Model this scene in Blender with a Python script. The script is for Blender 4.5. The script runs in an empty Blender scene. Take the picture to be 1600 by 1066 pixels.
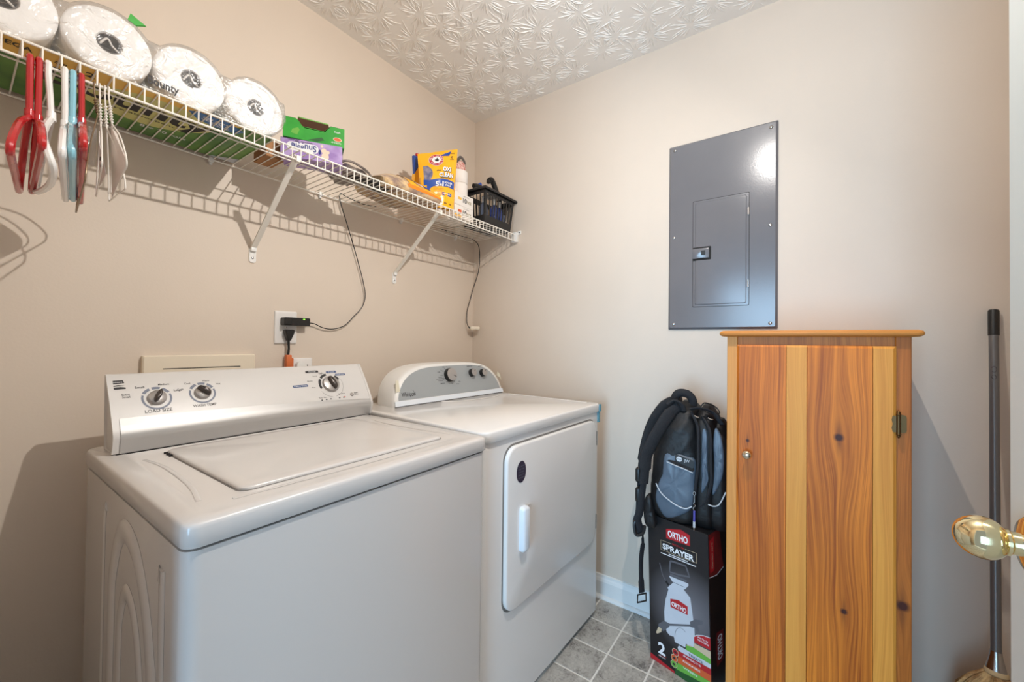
import bpy, bmesh, math, random
from mathutils import Vector, Matrix, noise as mnoise
random.seed(7)
S = bpy.context.scene
COL = S.collection
V = Vector

# ------------------------------------------------------------------ camera, world, lights, exposure
cam = bpy.data.cameras.new('camera'); camo = bpy.data.objects.new('camera', cam); COL.objects.link(camo)
R_ = V((0.5797, -0.8147, 0.0119)); U_ = V((-0.0164, 0.0029, 0.99986)); F_ = V((0.8147, 0.5797, 0.0120))
F_ = F_.normalized(); R_ = (R_ - F_ * R_.dot(F_)).normalized(); U_ = R_.cross(F_)
CAM = V((-1.7563, -1.5312, 1.1622))
camo.matrix_world = Matrix(((R_.x, U_.x, -F_.x, CAM.x), (R_.y, U_.y, -F_.y, CAM.y), (R_.z, U_.z, -F_.z, CAM.z), (0, 0, 0, 1)))
cam.sensor_width = 36.0; cam.lens = 623.4 * 36 / 1600; cam.shift_y = -5.7 / 1600; cam.clip_start = 0.01
S.camera = camo

w = bpy.data.worlds.new('world'); S.world = w; w.use_nodes = True
w.node_tree.nodes['Background'].inputs[0].default_value = (0.62, 0.72, 0.85, 1)
w.node_tree.nodes['Background'].inputs[1].default_value = 0.5

def lamp(name, kind, loc, energy, color, size, size_y=None, look=None):
    l = bpy.data.lights.new(name, kind); l.energy = energy; l.color = color
    if kind == 'AREA':
        l.size = size
        if size_y: l.shape = 'RECTANGLE'; l.size_y = size_y
    else: l.shadow_soft_size = size
    o = bpy.data.objects.new(name, l); COL.objects.link(o); o.location = loc
    if look: o.rotation_euler = (V(look) - V(loc)).to_track_quat('-Z', 'Y').to_euler()
    return o
lamp('ceiling_lamp', 'POINT', (-0.97, -1.43, 2.22), 13.5, (1.0, 0.955, 0.90), 0.008)
lamp('left_wall_fill', 'AREA', (-0.97, -1.43, 2.215), 12.5, (1.0, 0.955, 0.90), 0.02, look=(-1.15, -0.35, 1.1))  # added fill disc at the lamp, tilted to brighten the left wall
lamp('hall_daylight', 'AREA', (-3.6, -1.36, 0.95), 82, (0.42, 0.71, 1.0), 0.9, 1.7, look=(0, -1.36, 0.60))
S.cycles.transparent_max_bounces = 24; S.cycles.max_bounces = 14; S.cycles.diffuse_bounces = 8
S.view_settings.view_transform = 'Standard'; S.view_settings.look = 'None'
S.view_settings.exposure = 0.0; S.view_settings.gamma = 1; S.view_settings.use_curve_mapping = False

# ------------------------------------------------------------------ materials
def lin(c):
    return tuple(((x / 255) / 12.92 if x / 255 <= 0.04045 else (((x / 255) + 0.055) / 1.055) ** 2.4) for x in c)
def mat(name, rgb, rough=0.5, metal=0.0, bump=0.0, bscale=80, var=0.0, vscale=6, coat=0.0, alpha=None, spec=0.5, rgb2=None, detail=3):
    m = bpy.data.materials.new(name); m.use_nodes = True
    n = m.node_tree.nodes; l = m.node_tree.links; b = n['Principled BSDF']
    c = lin(rgb) + (1,)
    b.inputs['Base Color'].default_value = c; b.inputs['Roughness'].default_value = rough; b.inputs['Metallic'].default_value = metal
    b.inputs['Coat Weight'].default_value = coat; b.inputs['Specular IOR Level'].default_value = spec
    m.diffuse_color = c
    if var or rgb2:
        tc = n.new('ShaderNodeTexCoord'); no = n.new('ShaderNodeTexNoise'); no.inputs['Scale'].default_value = vscale; no.inputs['Detail'].default_value = detail
        l.new(tc.outputs['Object'], no.inputs['Vector'])
        mx = n.new('ShaderNodeMix'); mx.data_type = 'RGBA'
        c2 = lin(rgb2) + (1,) if rgb2 else tuple(x * (1 - var) for x in c[:3]) + (1,)
        mx.inputs[6].default_value = c; mx.inputs[7].default_value = c2
        rp = n.new('ShaderNodeMapRange'); rp.inputs[1].default_value = 0.35; rp.inputs[2].default_value = 0.65
        l.new(no.outputs['Fac'], rp.inputs[0]); l.new(rp.outputs[0], mx.inputs[0]); l.new(mx.outputs[2], b.inputs['Base Color'])
    if bump:
        tc = n.new('ShaderNodeTexCoord'); no = n.new('ShaderNodeTexNoise'); no.inputs['Scale'].default_value = bscale; no.inputs['Detail'].default_value = 3
        l.new(tc.outputs['Object'], no.inputs['Vector'])
        bp = n.new('ShaderNodeBump'); bp.inputs['Strength'].default_value = bump; bp.inputs['Distance'].default_value = 0.004
        l.new(no.outputs['Fac'], bp.inputs['Height']); l.new(bp.outputs[0], b.inputs['Normal'])
    return m

M = {}
M['wall'] = mat('wall_paint', (211, 197, 182), 0.55, bump=0.06, bscale=160, var=0.03, vscale=3)
M['ceiling'] = mat('ceiling_plaster', (234, 230, 224), 0.8, bump=0.04, bscale=120)
M['trim'] = mat('trim_paint', (222, 224, 224), 0.35)
M['doorpaint'] = mat('door_paint', (200, 206, 205), 0.4, bump=0.03, bscale=60)
M['grout'] = mat('grout', (228, 224, 216), 0.7)
M['enamel'] = mat('white_enamel', (226, 223, 220), 0.22, bump=0.012, bscale=25, coat=0.3)
M['enamel_w'] = mat('washer_enamel', (204, 200, 197), 0.25, bump=0.012, bscale=25, coat=0.25)
M['console_w'] = mat('washer_console_white', (206, 203, 200), 0.35)
M['plastic_w'] = mat('white_plastic', (226, 225, 222), 0.35)
M['dryer_trim'] = mat('cool_white_plastic', (222, 228, 235), 0.3)
M['gap'] = mat('dark_gap', (28, 26, 25), 0.8)
M['silver'] = mat('silver_plastic', (186, 184, 182), 0.42, metal=0.45)
M['softgap'] = mat('shaded_joint', (120, 116, 112), 0.7)
M['greyface'] = mat('dryer_grey_face', (165, 170, 173), 0.4, metal=0.25)
M['knobsilver'] = mat('knob_silver', (170, 165, 162), 0.3, metal=0.5)
M['knobdark'] = mat('knob_dark', (74, 66, 62), 0.3, metal=0.3)
M['black'] = mat('black_plastic', (24, 23, 23), 0.42)
M['softblack'] = mat('black_ink', (40, 38, 40), 0.6)
M['blueink'] = mat('blue_ink', (62, 82, 124), 0.5)
M['greyink'] = mat('grey_ink', (120, 122, 130), 0.5)
M['ringink'] = mat('ring_ink', (112, 118, 134), 0.5)
M['whiteink'] = mat('white_ink', (232, 232, 234), 0.5)
M['redink'] = mat('red_ink', (178, 32, 40), 0.4)
M['maroon'] = mat('maroon_ink', (112, 30, 32), 0.4)
M['orangeink'] = mat('orange_ink', (205, 92, 48), 0.4)
M['greenink'] = mat('green_ink', (104, 170, 66), 0.4)
M['dkgreenink'] = mat('dark_green_ink', (36, 84, 42), 0.4)
M['tan'] = mat('tan_ink', (200, 180, 150), 0.5)
M['panelgrey'] = mat('panel_grey_paint', (107, 106, 110), 0.2, bump=0.03, bscale=200, var=0.06, vscale=5, spec=0.6)
M['steel'] = mat('steel', (190, 190, 190), 0.25, metal=1.0)
M['brass'] = mat('brass', (240, 224, 180), 0.08, metal=1.0)
M['antique'] = mat('antique_brass', (98, 74, 46), 0.42, metal=0.9)
M['knobbrass'] = mat('cabinet_knob_nickel', (225, 212, 190), 0.15, metal=1.0)
M['wire'] = mat('white_vinyl_wire', (233, 228, 219), 0.4)
M['wirew'] = mat('hanger_wire_white', (225, 220, 212), 0.35)
M['wireg'] = mat('hanger_wire_gilt', (136, 116, 92), 0.35, metal=0.6)
M['red'] = mat('red_hanger_plastic', (178, 28, 34), 0.22, coat=0.4)
M['white'] = mat('white_hanger_plastic', (232, 230, 228), 0.25, coat=0.3)
M['blue'] = mat('light_blue_hanger_plastic', (138, 196, 214), 0.25, coat=0.3)
M['paper'] = mat('paper', (232, 226, 220), 0.7)
M['towel'] = mat('paper_towel', (238, 236, 234), 0.85, bump=0.25, bscale=90)
M['core'] = mat('cardboard_core', (92, 84, 80), 0.8)
M['cardboard'] = mat('cardboard', (172, 122, 78), 0.75, var=0.2, vscale=14)
M['packgreen'] = mat('pack_green', (104, 150, 66), 0.35, rgb2=(56, 108, 44), vscale=9)
M['packyellow'] = mat('pack_yellow', (236, 190, 84), 0.35)
M['packlime'] = mat('pack_lime', (206, 202, 128), 0.35)
M['packblue'] = mat('pack_blue', (44, 110, 172), 0.35)
M['purple'] = mat('lilac_print', (186, 164, 210), 0.4, rgb2=(150, 122, 182), vscale=22)
M['navy'] = mat('navy_ink', (52, 60, 128), 0.4)
M['cream'] = mat('cream_ink', (228, 208, 186), 0.4)
M['boxgreen'] = mat('green_box_print', (56, 162, 56), 0.35, rgb2=(40, 142, 46), vscale=14)
M['boxin'] = mat('box_inside', (74, 44, 26), 0.9)
M['bagyellow'] = mat('bag_yellow', (246, 178, 20), 0.22, coat=0.5, bump=0.25, bscale=22)
M['bagorange'] = mat('bag_orange', (236, 132, 30), 0.25)
M['bagblue'] = mat('bag_blue', (30, 72, 158), 0.25, coat=0.3)
M['bagred'] = mat('bag_red', (188, 34, 50), 0.3)
M['greybag'] = mat('crumpled_grey_film', (148, 136, 128), 0.3, bump=0.8, bscale=70, rgb2=(92, 82, 78), vscale=45)
M['brownfilm'] = mat('brown_film', (214, 184, 140), 0.25, bump=0.8, bscale=45, rgb2=(140, 118, 108), vscale=34)
M['gift'] = mat('pink_white_pattern', (222, 190, 180), 0.6, rgb2=(190, 108, 100), vscale=160, detail=0)
M['basket'] = mat('black_basket_plastic', (22, 22, 24), 0.4)
M['cordorange'] = mat('orange_cord', (206, 108, 58), 0.5)
M['boxcream'] = mat('cream_plastic', (224, 212, 192), 0.5)
M['outlet'] = mat('outlet_white', (222, 219, 216), 0.35)
M['tapeblue'] = mat('blue_tape', (92, 150, 168), 0.5)
M['tapeyellow'] = mat('clear_tape_yellowed', (214, 208, 188), 0.3)
M['sticker'] = mat('dark_sticker', (52, 44, 62), 0.35)
M['nylon'] = mat('black_nylon', (14, 14, 16), 0.55, bump=0.5, bscale=50, var=0.3, vscale=20)
M['mesh'] = mat('charcoal_mesh_fabric', (32, 32, 35), 0.8, bump=0.6, bscale=300)
M['slate'] = mat('slate_blue_nylon', (88, 103, 119), 0.42, bump=0.5, bscale=26, var=0.25, vscale=14)
M['piping'] = mat('silver_piping', (196, 200, 204), 0.35)
M['webbing'] = mat('black_webbing', (26, 27, 32), 0.7, bump=0.5, bscale=400)
M['carton'] = mat('black_carton', (30, 28, 30), 0.35, var=0.2, vscale=4)
M['charcoalink'] = mat('charcoal_ink', (92, 92, 98), 0.4)
M['bottle'] = mat('bottle_print', (196, 200, 208), 0.4, var=0.08, vscale=8)
M['broomgrey'] = mat('broom_pole_grey', (112, 110, 110), 0.32, metal=0.4)
M['bristle'] = mat('bristle_straw', (196, 172, 132), 0.8)
M['led'] = mat('green_led', (150, 230, 60), 0.4)
M['led'].node_tree.nodes['Principled BSDF'].inputs['Emission Color'].default_value = (0.3, 1, 0.1, 1)
M['led'].node_tree.nodes['Principled BSDF'].inputs['Emission Strength'].default_value = 1.5
M['redled'] = mat('red_lens', (220, 70, 60), 0.4)

def nd(m, t, **k):
    n = m.node_tree.nodes.new(t)
    for a, b in k.items(): setattr(n, a, b)
    return n
def mth(m, op, a, b=None, c=None):
    n = nd(m, 'ShaderNodeMath', operation=op)
    for i, x in enumerate((a, b, c)):
        if x is None: continue
        if isinstance(x, (int, float)): n.inputs[i].default_value = x
        else: m.node_tree.links.new(x, n.inputs[i])
    return n.outputs[0]

def film_mat():
    m = bpy.data.materials.new('clear_film'); m.use_nodes = True
    n = m.node_tree.nodes; l = m.node_tree.links; n.remove(n['Principled BSDF'])
    out = n['Material Output']
    tr = n.new('ShaderNodeBsdfTransparent'); tr.inputs[0].default_value = (0.97, 0.97, 0.97, 1)
    gl = n.new('ShaderNodeBsdfGlossy'); gl.inputs['Roughness'].default_value = 0.22
    tc = n.new('ShaderNodeTexCoord'); no = n.new('ShaderNodeTexNoise'); no.inputs['Scale'].default_value = 22; no.inputs['Detail'].default_value = 4; no.inputs['Distortion'].default_value = 1.2
    l.new(tc.outputs['Object'], no.inputs['Vector'])
    bp = n.new('ShaderNodeBump'); bp.inputs['Strength'].default_value = 0.8; bp.inputs['Distance'].default_value = 0.012
    l.new(no.outputs['Fac'], bp.inputs['Height']); l.new(bp.outputs[0], gl.inputs['Normal'])
    lw = n.new('ShaderNodeFresnel'); lw.inputs['IOR'].default_value = 1.4; l.new(bp.outputs[0], lw.inputs['Normal'])
    k = mth(m, 'MINIMUM', mth(m, 'MULTIPLY_ADD', lw.outputs[0], 0.8, 0.03), 0.45)
    df = n.new('ShaderNodeBsdfTranslucent'); df.inputs[0].default_value = (0.9, 0.9, 0.9, 1); d2 = n.new('ShaderNodeBsdfDiffuse'); d2.inputs[0].default_value = (0.9, 0.9, 0.9, 1)
    m3 = n.new('ShaderNodeMixShader'); m3.inputs[0].default_value = 0.5; l.new(df.outputs[0], m3.inputs[1]); l.new(d2.outputs[0], m3.inputs[2])
    m2 = n.new('ShaderNodeMixShader'); m2.inputs[0].default_value = 0.10; l.new(tr.outputs[0], m2.inputs[1]); l.new(m3.outputs[0], m2.inputs[2])
    mx = n.new('ShaderNodeMixShader'); l.new(k, mx.inputs[0]); l.new(m2.outputs[0], mx.inputs[1]); l.new(gl.outputs[0], mx.inputs[2])
    l.new(mx.outputs[0], out.inputs[0]); return m
M['film'] = film_mat()

def tile_mat():
    m = mat('stone_vinyl_tile', (178, 172, 164), 0.36); n = m.node_tree.nodes; l = m.node_tree.links
    tc = n.new('ShaderNodeTexCoord'); oi = n.new('ShaderNodeObjectInfo')
    ad = n.new('ShaderNodeVectorMath'); l.new(tc.outputs['Object'], ad.inputs[0])
    cb = n.new('ShaderNodeCombineXYZ'); r = mth(m, 'MULTIPLY', oi.outputs['Random'], 37.0); l.new(r, cb.inputs[0]); l.new(r, cb.inputs[1]); l.new(cb.outputs[0], ad.inputs[1])
    a = n.new('ShaderNodeTexNoise'); a.inputs['Scale'].default_value = 9; a.inputs['Detail'].default_value = 8; a.inputs['Roughness'].default_value = 0.7
    b = n.new('ShaderNodeTexNoise'); b.inputs['Scale'].default_value = 70; b.inputs['Detail'].default_value = 5; b.inputs['Distortion'].default_value = 1.5
    l.new(ad.outputs[0], a.inputs['Vector']); l.new(ad.outputs[0], b.inputs['Vector'])
    s = mth(m, 'ADD', mth(m, 'MULTIPLY', a.outputs['Fac'], 0.6), mth(m, 'MULTIPLY', b.outputs['Fac'], 0.4))
    cr = n.new('ShaderNodeValToRGB'); l.new(s, cr.inputs[0])
    e = cr.color_ramp.elements; e[0].position = 0.36; e[0].color = lin((104, 99, 94)) + (1,); e[1].position = 0.62; e[1].color = lin((192, 187, 178)) + (1,)
    k = cr.color_ramp.elements.new(0.47); k.color = lin((166, 160, 152)) + (1,)
    l.new(cr.outputs[0], n['Principled BSDF'].inputs['Base Color']); return m
M['tile'] = tile_mat()

def wood(name, light, dark, seed, knots=(), axis='y', scale=1.0, amt=1.0):
    """straight-grained pine: growth rings along one horizontal axis, bent round the knots"""
    m = mat(name, light, 0.5, spec=0.3); n = m.node_tree.nodes; l = m.node_tree.links
    tc = n.new('ShaderNodeTexCoord'); sp = n.new('ShaderNodeSeparateXYZ'); l.new(tc.outputs['Object'], sp.inputs[0])
    g = sp.outputs[0 if axis == 'x' else 1]; z = sp.outputs[2]
    cb = n.new('ShaderNodeCombineXYZ'); l.new(mth(m, 'MULTIPLY', g, 7.0), cb.inputs[0]); l.new(mth(m, 'MULTIPLY', z, 1.3), cb.inputs[1]); cb.inputs[2].default_value = seed
    n1 = n.new('ShaderNodeTexNoise'); n1.inputs['Scale'].default_value = 1.0; n1.inputs['Detail'].default_value = 2; l.new(cb.outputs[0], n1.inputs['Vector'])
    u = mth(m, 'ADD', g, mth(m, 'MULTIPLY', mth(m, 'SUBTRACT', n1.outputs['Fac'], 0.5), 0.055))
    dark_k = None
    for (ky, kz, kr) in knots:
        dy = mth(m, 'SUBTRACT', g, ky); dz = mth(m, 'SUBTRACT', z, kz)
        e = mth(m, 'ADD', mth(m, 'POWER', mth(m, 'ABSOLUTE', mth(m, 'DIVIDE', dy, kr * 4.5)), 2.0), mth(m, 'POWER', mth(m, 'ABSOLUTE', mth(m, 'DIVIDE', dz, kr * 13)), 2.0))
        bell = mth(m, 'POWER', 2.718, mth(m, 'MULTIPLY', e, -1.0))
        u = mth(m, 'SUBTRACT', u, mth(m, 'MULTIPLY', mth(m, 'MULTIPLY', dy, bell), 0.8))
        q = mth(m, 'SQRT', mth(m, 'ADD', mth(m, 'POWER', mth(m, 'ABSOLUTE', mth(m, 'DIVIDE', dy, kr)), 2.0), mth(m, 'POWER', mth(m, 'ABSOLUTE', mth(m, 'DIVIDE', dz, kr * 1.15)), 2.0)))
        core = nd(m, 'ShaderNodeMapRange'); l.new(q, core.inputs[0]); core.inputs[1].default_value = 0.55; core.inputs[2].default_value = 1.25; core.inputs[3].default_value = 1; core.inputs[4].default_value = 0
        st = mth(m, 'POWER', 2.718, mth(m, 'MULTIPLY', mth(m, 'ADD', mth(m, 'POWER', mth(m, 'ABSOLUTE', mth(m, 'DIVIDE', dy, kr * 0.55)), 2.0), mth(m, 'POWER', mth(m, 'ABSOLUTE', mth(m, 'DIVIDE', dz, kr * 4)), 2.0)), -1.0))
        k2 = mth(m, 'MAXIMUM', core.outputs[0], mth(m, 'MULTIPLY', st, 0.55))
        dark_k = k2 if dark_k is None else mth(m, 'MAXIMUM', dark_k, k2)
    n2 = n.new('ShaderNodeTexNoise'); n2.noise_dimensions = '2D'; n2.inputs['Scale'].default_value = 1.0; n2.inputs['Detail'].default_value = 4; n2.inputs['Roughness'].default_value = 0.65
    c2 = n.new('ShaderNodeCombineXYZ'); l.new(mth(m, 'MULTIPLY', u, 120.0 * scale), c2.inputs[0]); l.new(mth(m, 'MULTIPLY_ADD', z, 0.7, seed * 3.1), c2.inputs[1]); l.new(c2.outputs[0], n2.inputs['Vector'])
    n3 = n.new('ShaderNodeTexNoise'); n3.noise_dimensions = '2D'; n3.inputs['Scale'].default_value = 1.0; n3.inputs['Detail'].default_value = 3
    c3 = n.new('ShaderNodeCombineXYZ'); l.new(mth(m, 'MULTIPLY', u, 420.0), c3.inputs[0]); l.new(mth(m, 'MULTIPLY_ADD', z, 6.0, seed), c3.inputs[1]); l.new(c3.outputs[0], n3.inputs['Vector'])
    n4 = n.new('ShaderNodeTexNoise'); n4.noise_dimensions = '2D'; n4.inputs['Scale'].default_value = 1.0
    c4 = n.new('ShaderNodeCombineXYZ'); l.new(mth(m, 'MULTIPLY', u, 16.0), c4.inputs[0]); l.new(mth(m, 'MULTIPLY_ADD', z, 1.2, seed * 1.7), c4.inputs[1]); l.new(c4.outputs[0], n4.inputs['Vector'])
    f = mth(m, 'ADD', mth(m, 'ADD', mth(m, 'MULTIPLY', n2.outputs['Fac'], 0.50), mth(m, 'MULTIPLY', n3.outputs['Fac'], 0.22)), mth(m, 'MULTIPLY', n4.outputs['Fac'], 0.28))
    cr = n.new('ShaderNodeValToRGB'); l.new(f, cr.inputs[0]); e = cr.color_ramp.elements
    e[0].position = 0.5 - 0.14 / amt; e[0].color = lin(dark) + (1,); e[1].position = 0.5 + 0.10 / amt; e[1].color = lin(light) + (1,)
    outc = cr.outputs[0]
    if dark_k is not None:
        mx = nd(m, 'ShaderNodeMix', data_type='RGBA'); l.new(dark_k, mx.inputs[0]); l.new(outc, mx.inputs[6]); mx.inputs[7].default_value = lin((64, 26, 14)) + (1,); outc = mx.outputs[2]
    l.new(outc, n['Principled BSDF'].inputs['Base Color'])
    bp = nd(m, 'ShaderNodeBump'); bp.inputs['Strength'].default_value = 0.12; bp.inputs['Distance'].default_value = 0.002; l.new(f, bp.inputs['Height']); l.new(bp.outputs[0], n['Principled BSDF'].inputs['Normal'])
    return m

# ------------------------------------------------------------------ geometry helpers
def NB(): return bmesh.new()
def box(bm, lo, hi, bev=0.0, seg=2, rot=None):
    lo = V(lo); hi = V(hi); c = (lo + hi) / 2; s = hi - lo
    mtx = Matrix.Translation(c) @ (rot.to_4x4() if rot else Matrix()) @ Matrix.Diagonal((s.x, s.y, s.z, 1))
    r = bmesh.ops.create_cube(bm, size=1, matrix=mtx)
    if bev:
        es = list({e for v in r['verts'] for e in v.link_edges})
        bmesh.ops.bevel(bm, geom=es, offset=bev, segments=seg, affect='EDGES', profile=0.5, clamp_overlap=True)
    return bm
def frame(d):
    d = V(d).normalized(); a = V((0, 0, 1)) if abs(d.z) < 0.9 else V((1, 0, 0))
    x = d.cross(a).normalized(); return x, x.cross(d).normalized()
def rings(bm, rs, closed=False, caps=True):
    vs = [[bm.verts.new(p) for p in r] for r in rs]; n = len(vs[0])
    for i in range(len(vs) - (0 if closed else 1)):
        a, b = vs[i], vs[(i + 1) % len(vs)]
        for j in range(n):
            try: bm.faces.new((a[j], a[(j + 1) % n], b[(j + 1) % n], b[j]))
            except ValueError: pass
    if caps and not closed:
        bm.faces.new(list(reversed(vs[0]))); bm.faces.new(vs[-1])
    return vs
def tube(bm, pts, r, seg=8, closed=False, flat=None):
    """pts: points; r: radius or list; flat: (vector, k) squashes the section along a vector"""
    P = [V(p) for p in pts]; n = len(P); out = []; px = None
    for i, p in enumerate(P):
        d = (P[(i + 1) % n] - P[i - 1]) if closed else (P[min(i + 1, n - 1)] - P[max(i - 1, 0)])
        if d.length < 1e-9: d = V((0, 0, 1))
        d.normalize()
        if px is None: px, _ = frame(d)
        px = (px - d * px.dot(d)).normalized(); py = d.cross(px)
        rr = r[i] if isinstance(r, (list, tuple)) else r
        ring = []
        for k in range(seg):
            a = 2 * math.pi * k / seg; o = px * math.cos(a) * rr + py * math.sin(a) * rr
            if flat: fv = V(flat[0]).normalized(); o = o - fv * o.dot(fv) * (1 - flat[1])
            ring.append(p + o)
        out.append(ring)
    rings(bm, out, closed); return bm
def cyl(bm, a, b, r0, r1=None, seg=16): return tube(bm, [a, b], [r0, r0 if r1 is None else r1], seg)
def spline(pts, n=8, closed=False):
    P = [V(p) for p in pts]; m = len(P); out = []
    for i in range(m if closed else m - 1):
        p0 = P[(i - 1) % m] if (closed or i) else P[0]; p1 = P[i]; p2 = P[(i + 1) % m]; p3 = P[(i + 2) % m] if (closed or i + 2 < m) else P[-1]
        for k in range(n):
            t = k / n
            out.append(0.5 * ((2 * p1) + (p2 - p0) * t + (2 * p0 - 5 * p1 + 4 * p2 - p3) * t * t + (3 * p1 - p0 - 3 * p2 + p3) * t ** 3))
    if not closed: out.append(P[-1])
    return out
def lathe(bm, prof, o, d, seg=24):
    """prof: (radius, distance) pairs along the axis d from o"""
    x, y = frame(d); d = V(d).normalized(); o = V(o)
    rings(bm, [[o + d * h + (x * math.cos(2 * math.pi * k / seg) + y * math.sin(2 * math.pi * k / seg)) * max(r, 1e-4) for k in range(seg)] for r, h in prof]); return bm
def prism(bm, poly, f0, f1):
    """poly of 2D points, f0/f1 map a 2D point to the two caps"""
    a = [bm.verts.new(f0(*p)) for p in poly]; b = [bm.verts.new(f1(*p)) for p in poly]; n = len(poly)
    bm.faces.new(list(reversed(a))); bm.faces.new(b)
    for i in range(n): bm.faces.new((a[i], a[(i + 1) % n], b[(i + 1) % n], b[i]))
    return bm
def rrect(u0, v0, u1, v1, r, n=5):
    out = []
    for cx, cy, a0 in ((u1 - r, v1 - r, 0), (u0 + r, v1 - r, 90), (u0 + r, v0 + r, 180), (u1 - r, v0 + r, 270)):
        for k in range(n + 1):
            a = math.radians(a0 + 90 * k / n); out.append((cx + r * math.cos(a), cy + r * math.sin(a)))
    return out
def flat(bm, poly, f):
    try: bm.faces.new([bm.verts.new(f(*p)) for p in poly])
    except ValueError: pass
    return bm
def strip2d(bm, pts, wd, f):
    P = [V((p[0], p[1])) for p in pts]
    L, Rr = [], []
    for i, p in enumerate(P):
        d = (P[min(i + 1, len(P) - 1)] - P[max(i - 1, 0)]).normalized(); nn = V((-d.y, d.x)) * wd / 2
        L.append(bm.verts.new(f(*(p + nn)))); Rr.append(bm.verts.new(f(*(p - nn))))
    for i in range(len(P) - 1): bm.faces.new((L[i], L[i + 1], Rr[i + 1], Rr[i]))
    return bm
def arc2d(cx, cy, rx, ry, a0, a1, n=16):
    return [(cx + rx * math.cos(math.radians(a0 + (a1 - a0) * k / n)), cy + ry * math.sin(math.radians(a0 + (a1 - a0) * k / n))) for k in range(n + 1)]
_cur = {}
def text2d(bm, s, p0, width, f, height=None, up=None, bold=0.0, shear=0.0, align='L'):
    """letters as flat faces; p0 = baseline start in the print's own 2D, width = run length, up = direction of the letters' height"""
    key = (s, bold, shear)
    if key not in _cur:
        cu = bpy.data.curves.new('lettering', 'FONT'); cu.body = s; cu.size = 1; cu.offset = bold; cu.shear = shear; cu.resolution_u = 3; cu.fill_mode = 'FRONT'
        o = bpy.data.objects.new('lettering', cu); COL.objects.link(o); bpy.context.view_layer.update()
        me = bpy.data.meshes.new_from_object(o.evaluated_get(bpy.context.evaluated_depsgraph_get()))
        vs = [tuple(v.co) for v in me.vertices]; fs = [tuple(p.vertices) for p in me.polygons]
        bpy.data.objects.remove(o); bpy.data.curves.remove(cu); bpy.data.meshes.remove(me)
        _cur[key] = (vs, fs)
    vs, fs = _cur[key]
    x0 = min(v[0] for v in vs); x1 = max(v[0] for v in vs); y1 = max(v[1] for v in vs)
    d = V((1, 0)) if up is None else V((up[1], -up[0])); upv = V((0, 1)) if up is None else V(up)
    if isinstance(width, tuple): d = V(width); width = d.length; d = d / width
    k = width / (x1 - x0); ky = k if height is None else height / y1
    nv = []
    for v in vs:
        q = V(p0) + d * ((v[0] - x0) * k) + upv * (v[1] * ky); nv.append(bm.verts.new(f(q.x, q.y)))
    for p in fs:
        try: bm.faces.new([nv[i] for i in p])
        except ValueError: pass
    return bm
def grid(bm, nu, nv, f):
    g = [[bm.verts.new(f(i / nu, j / nv)) for j in range(nv + 1)] for i in range(nu + 1)]
    for i in range(nu):
        for j in range(nv): bm.faces.new((g[i][j], g[i + 1][j], g[i + 1][j + 1], g[i][j + 1]))
    return g

WM = {}
def thing(name, label, cat, loc=(0, 0, 0), rz=0.0, group=None):
    o = bpy.data.objects.new(name, None); COL.objects.link(o); o.location = loc; o.rotation_euler = (0, 0, rz); o.empty_display_size = 0.05
    WM[o.name] = Matrix.Translation(loc) @ Matrix.Rotation(rz, 4, 'Z')
    o['label'] = label; o['category'] = cat
    if group: o['group'] = group
    return o
def obj(name, bm, m, parent=None, world=False, smooth=True, label=None, ang=35):
    me = bpy.data.meshes.new(name); bmesh.ops.recalc_face_normals(bm, faces=bm.faces[:]); bm.to_mesh(me); bm.free()
    W = WM.get(parent.name, Matrix()) if parent else Matrix()
    if world and parent: me.transform(W.inverted())
    for mm in (m if isinstance(m, (list, tuple)) else [m]): me.materials.append(M[mm] if isinstance(mm, str) else mm)
    if smooth:
        me.polygons.foreach_set('use_smooth', [True] * len(me.polygons)); me.set_sharp_from_angle(angle=math.radians(ang))
    o = bpy.data.objects.new(name, me); COL.objects.link(o)
    if parent: o.parent = parent; WM[o.name] = W
    if label: o['label'] = label
    return o
def ink(name, bm, m, parent, world=False, label=None): return obj(name, bm, m, parent, world, False, label)
def word(parent, m, s, p0, width, f, height=None, up=None, bold=0.0, world=False, name='lettering'):
    return ink(name, text2d(NB(), s, p0, width, f, height, up, bold), m, parent, world)
def mark(parent, m, poly, f, name='printed_mark', world=False): return ink(name, flat(NB(), poly, f), m, parent, world)
def stroke(parent, m, pts, wd, f, name='printed_line', world=False): return ink(name, strip2d(NB(), pts, wd, f), m, parent, world)
def struct(name, bm, m, parent=None, smooth=False):
    o = obj(name, bm, m, parent, smooth=smooth)
    if not parent: o['kind'] = 'structure'
    return o
def tag(o, label, cat, group=None):
    o['label'] = label; o['category'] = cat
    if group: o['group'] = group
    return o
def inst(src, name, parent, loc):
    c = src.copy(); c.name = name; COL.objects.link(c); c.parent = parent; c.location = loc; return c

# ------------------------------------------------------------------ the room
H = 2.44; XW = -1.84; YN = -2.25
struct('wall_left', box(NB(), (XW - .1, 0, 0), (.1, .1, H)), 'wall')
struct('wall_right', box(NB(), (0, YN - .1, 0), (.1, 0, H)), 'wall')
struct('wall_near', box(NB(), (XW - .1, YN - .1, 0), (0, YN, H)), 'wall')
bm = NB(); box(bm, (XW - .1, YN, 0), (XW, -1.80, H)); box(bm, (XW - .1, -.92, 0), (XW, 0, H)); box(bm, (XW - .1, -1.80, 2.06), (XW, -.92, H)); struct('wall_rear', bm, 'wall')
ceil = struct('ceiling', box(NB(), (XW - .1, YN - .1, H), (.1, .1, H + .1)), 'ceiling')
floor = struct('floor', box(NB(), (XW - .1, YN - .1, -.1), (.1, .1, -.0015)), 'grout')
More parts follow.
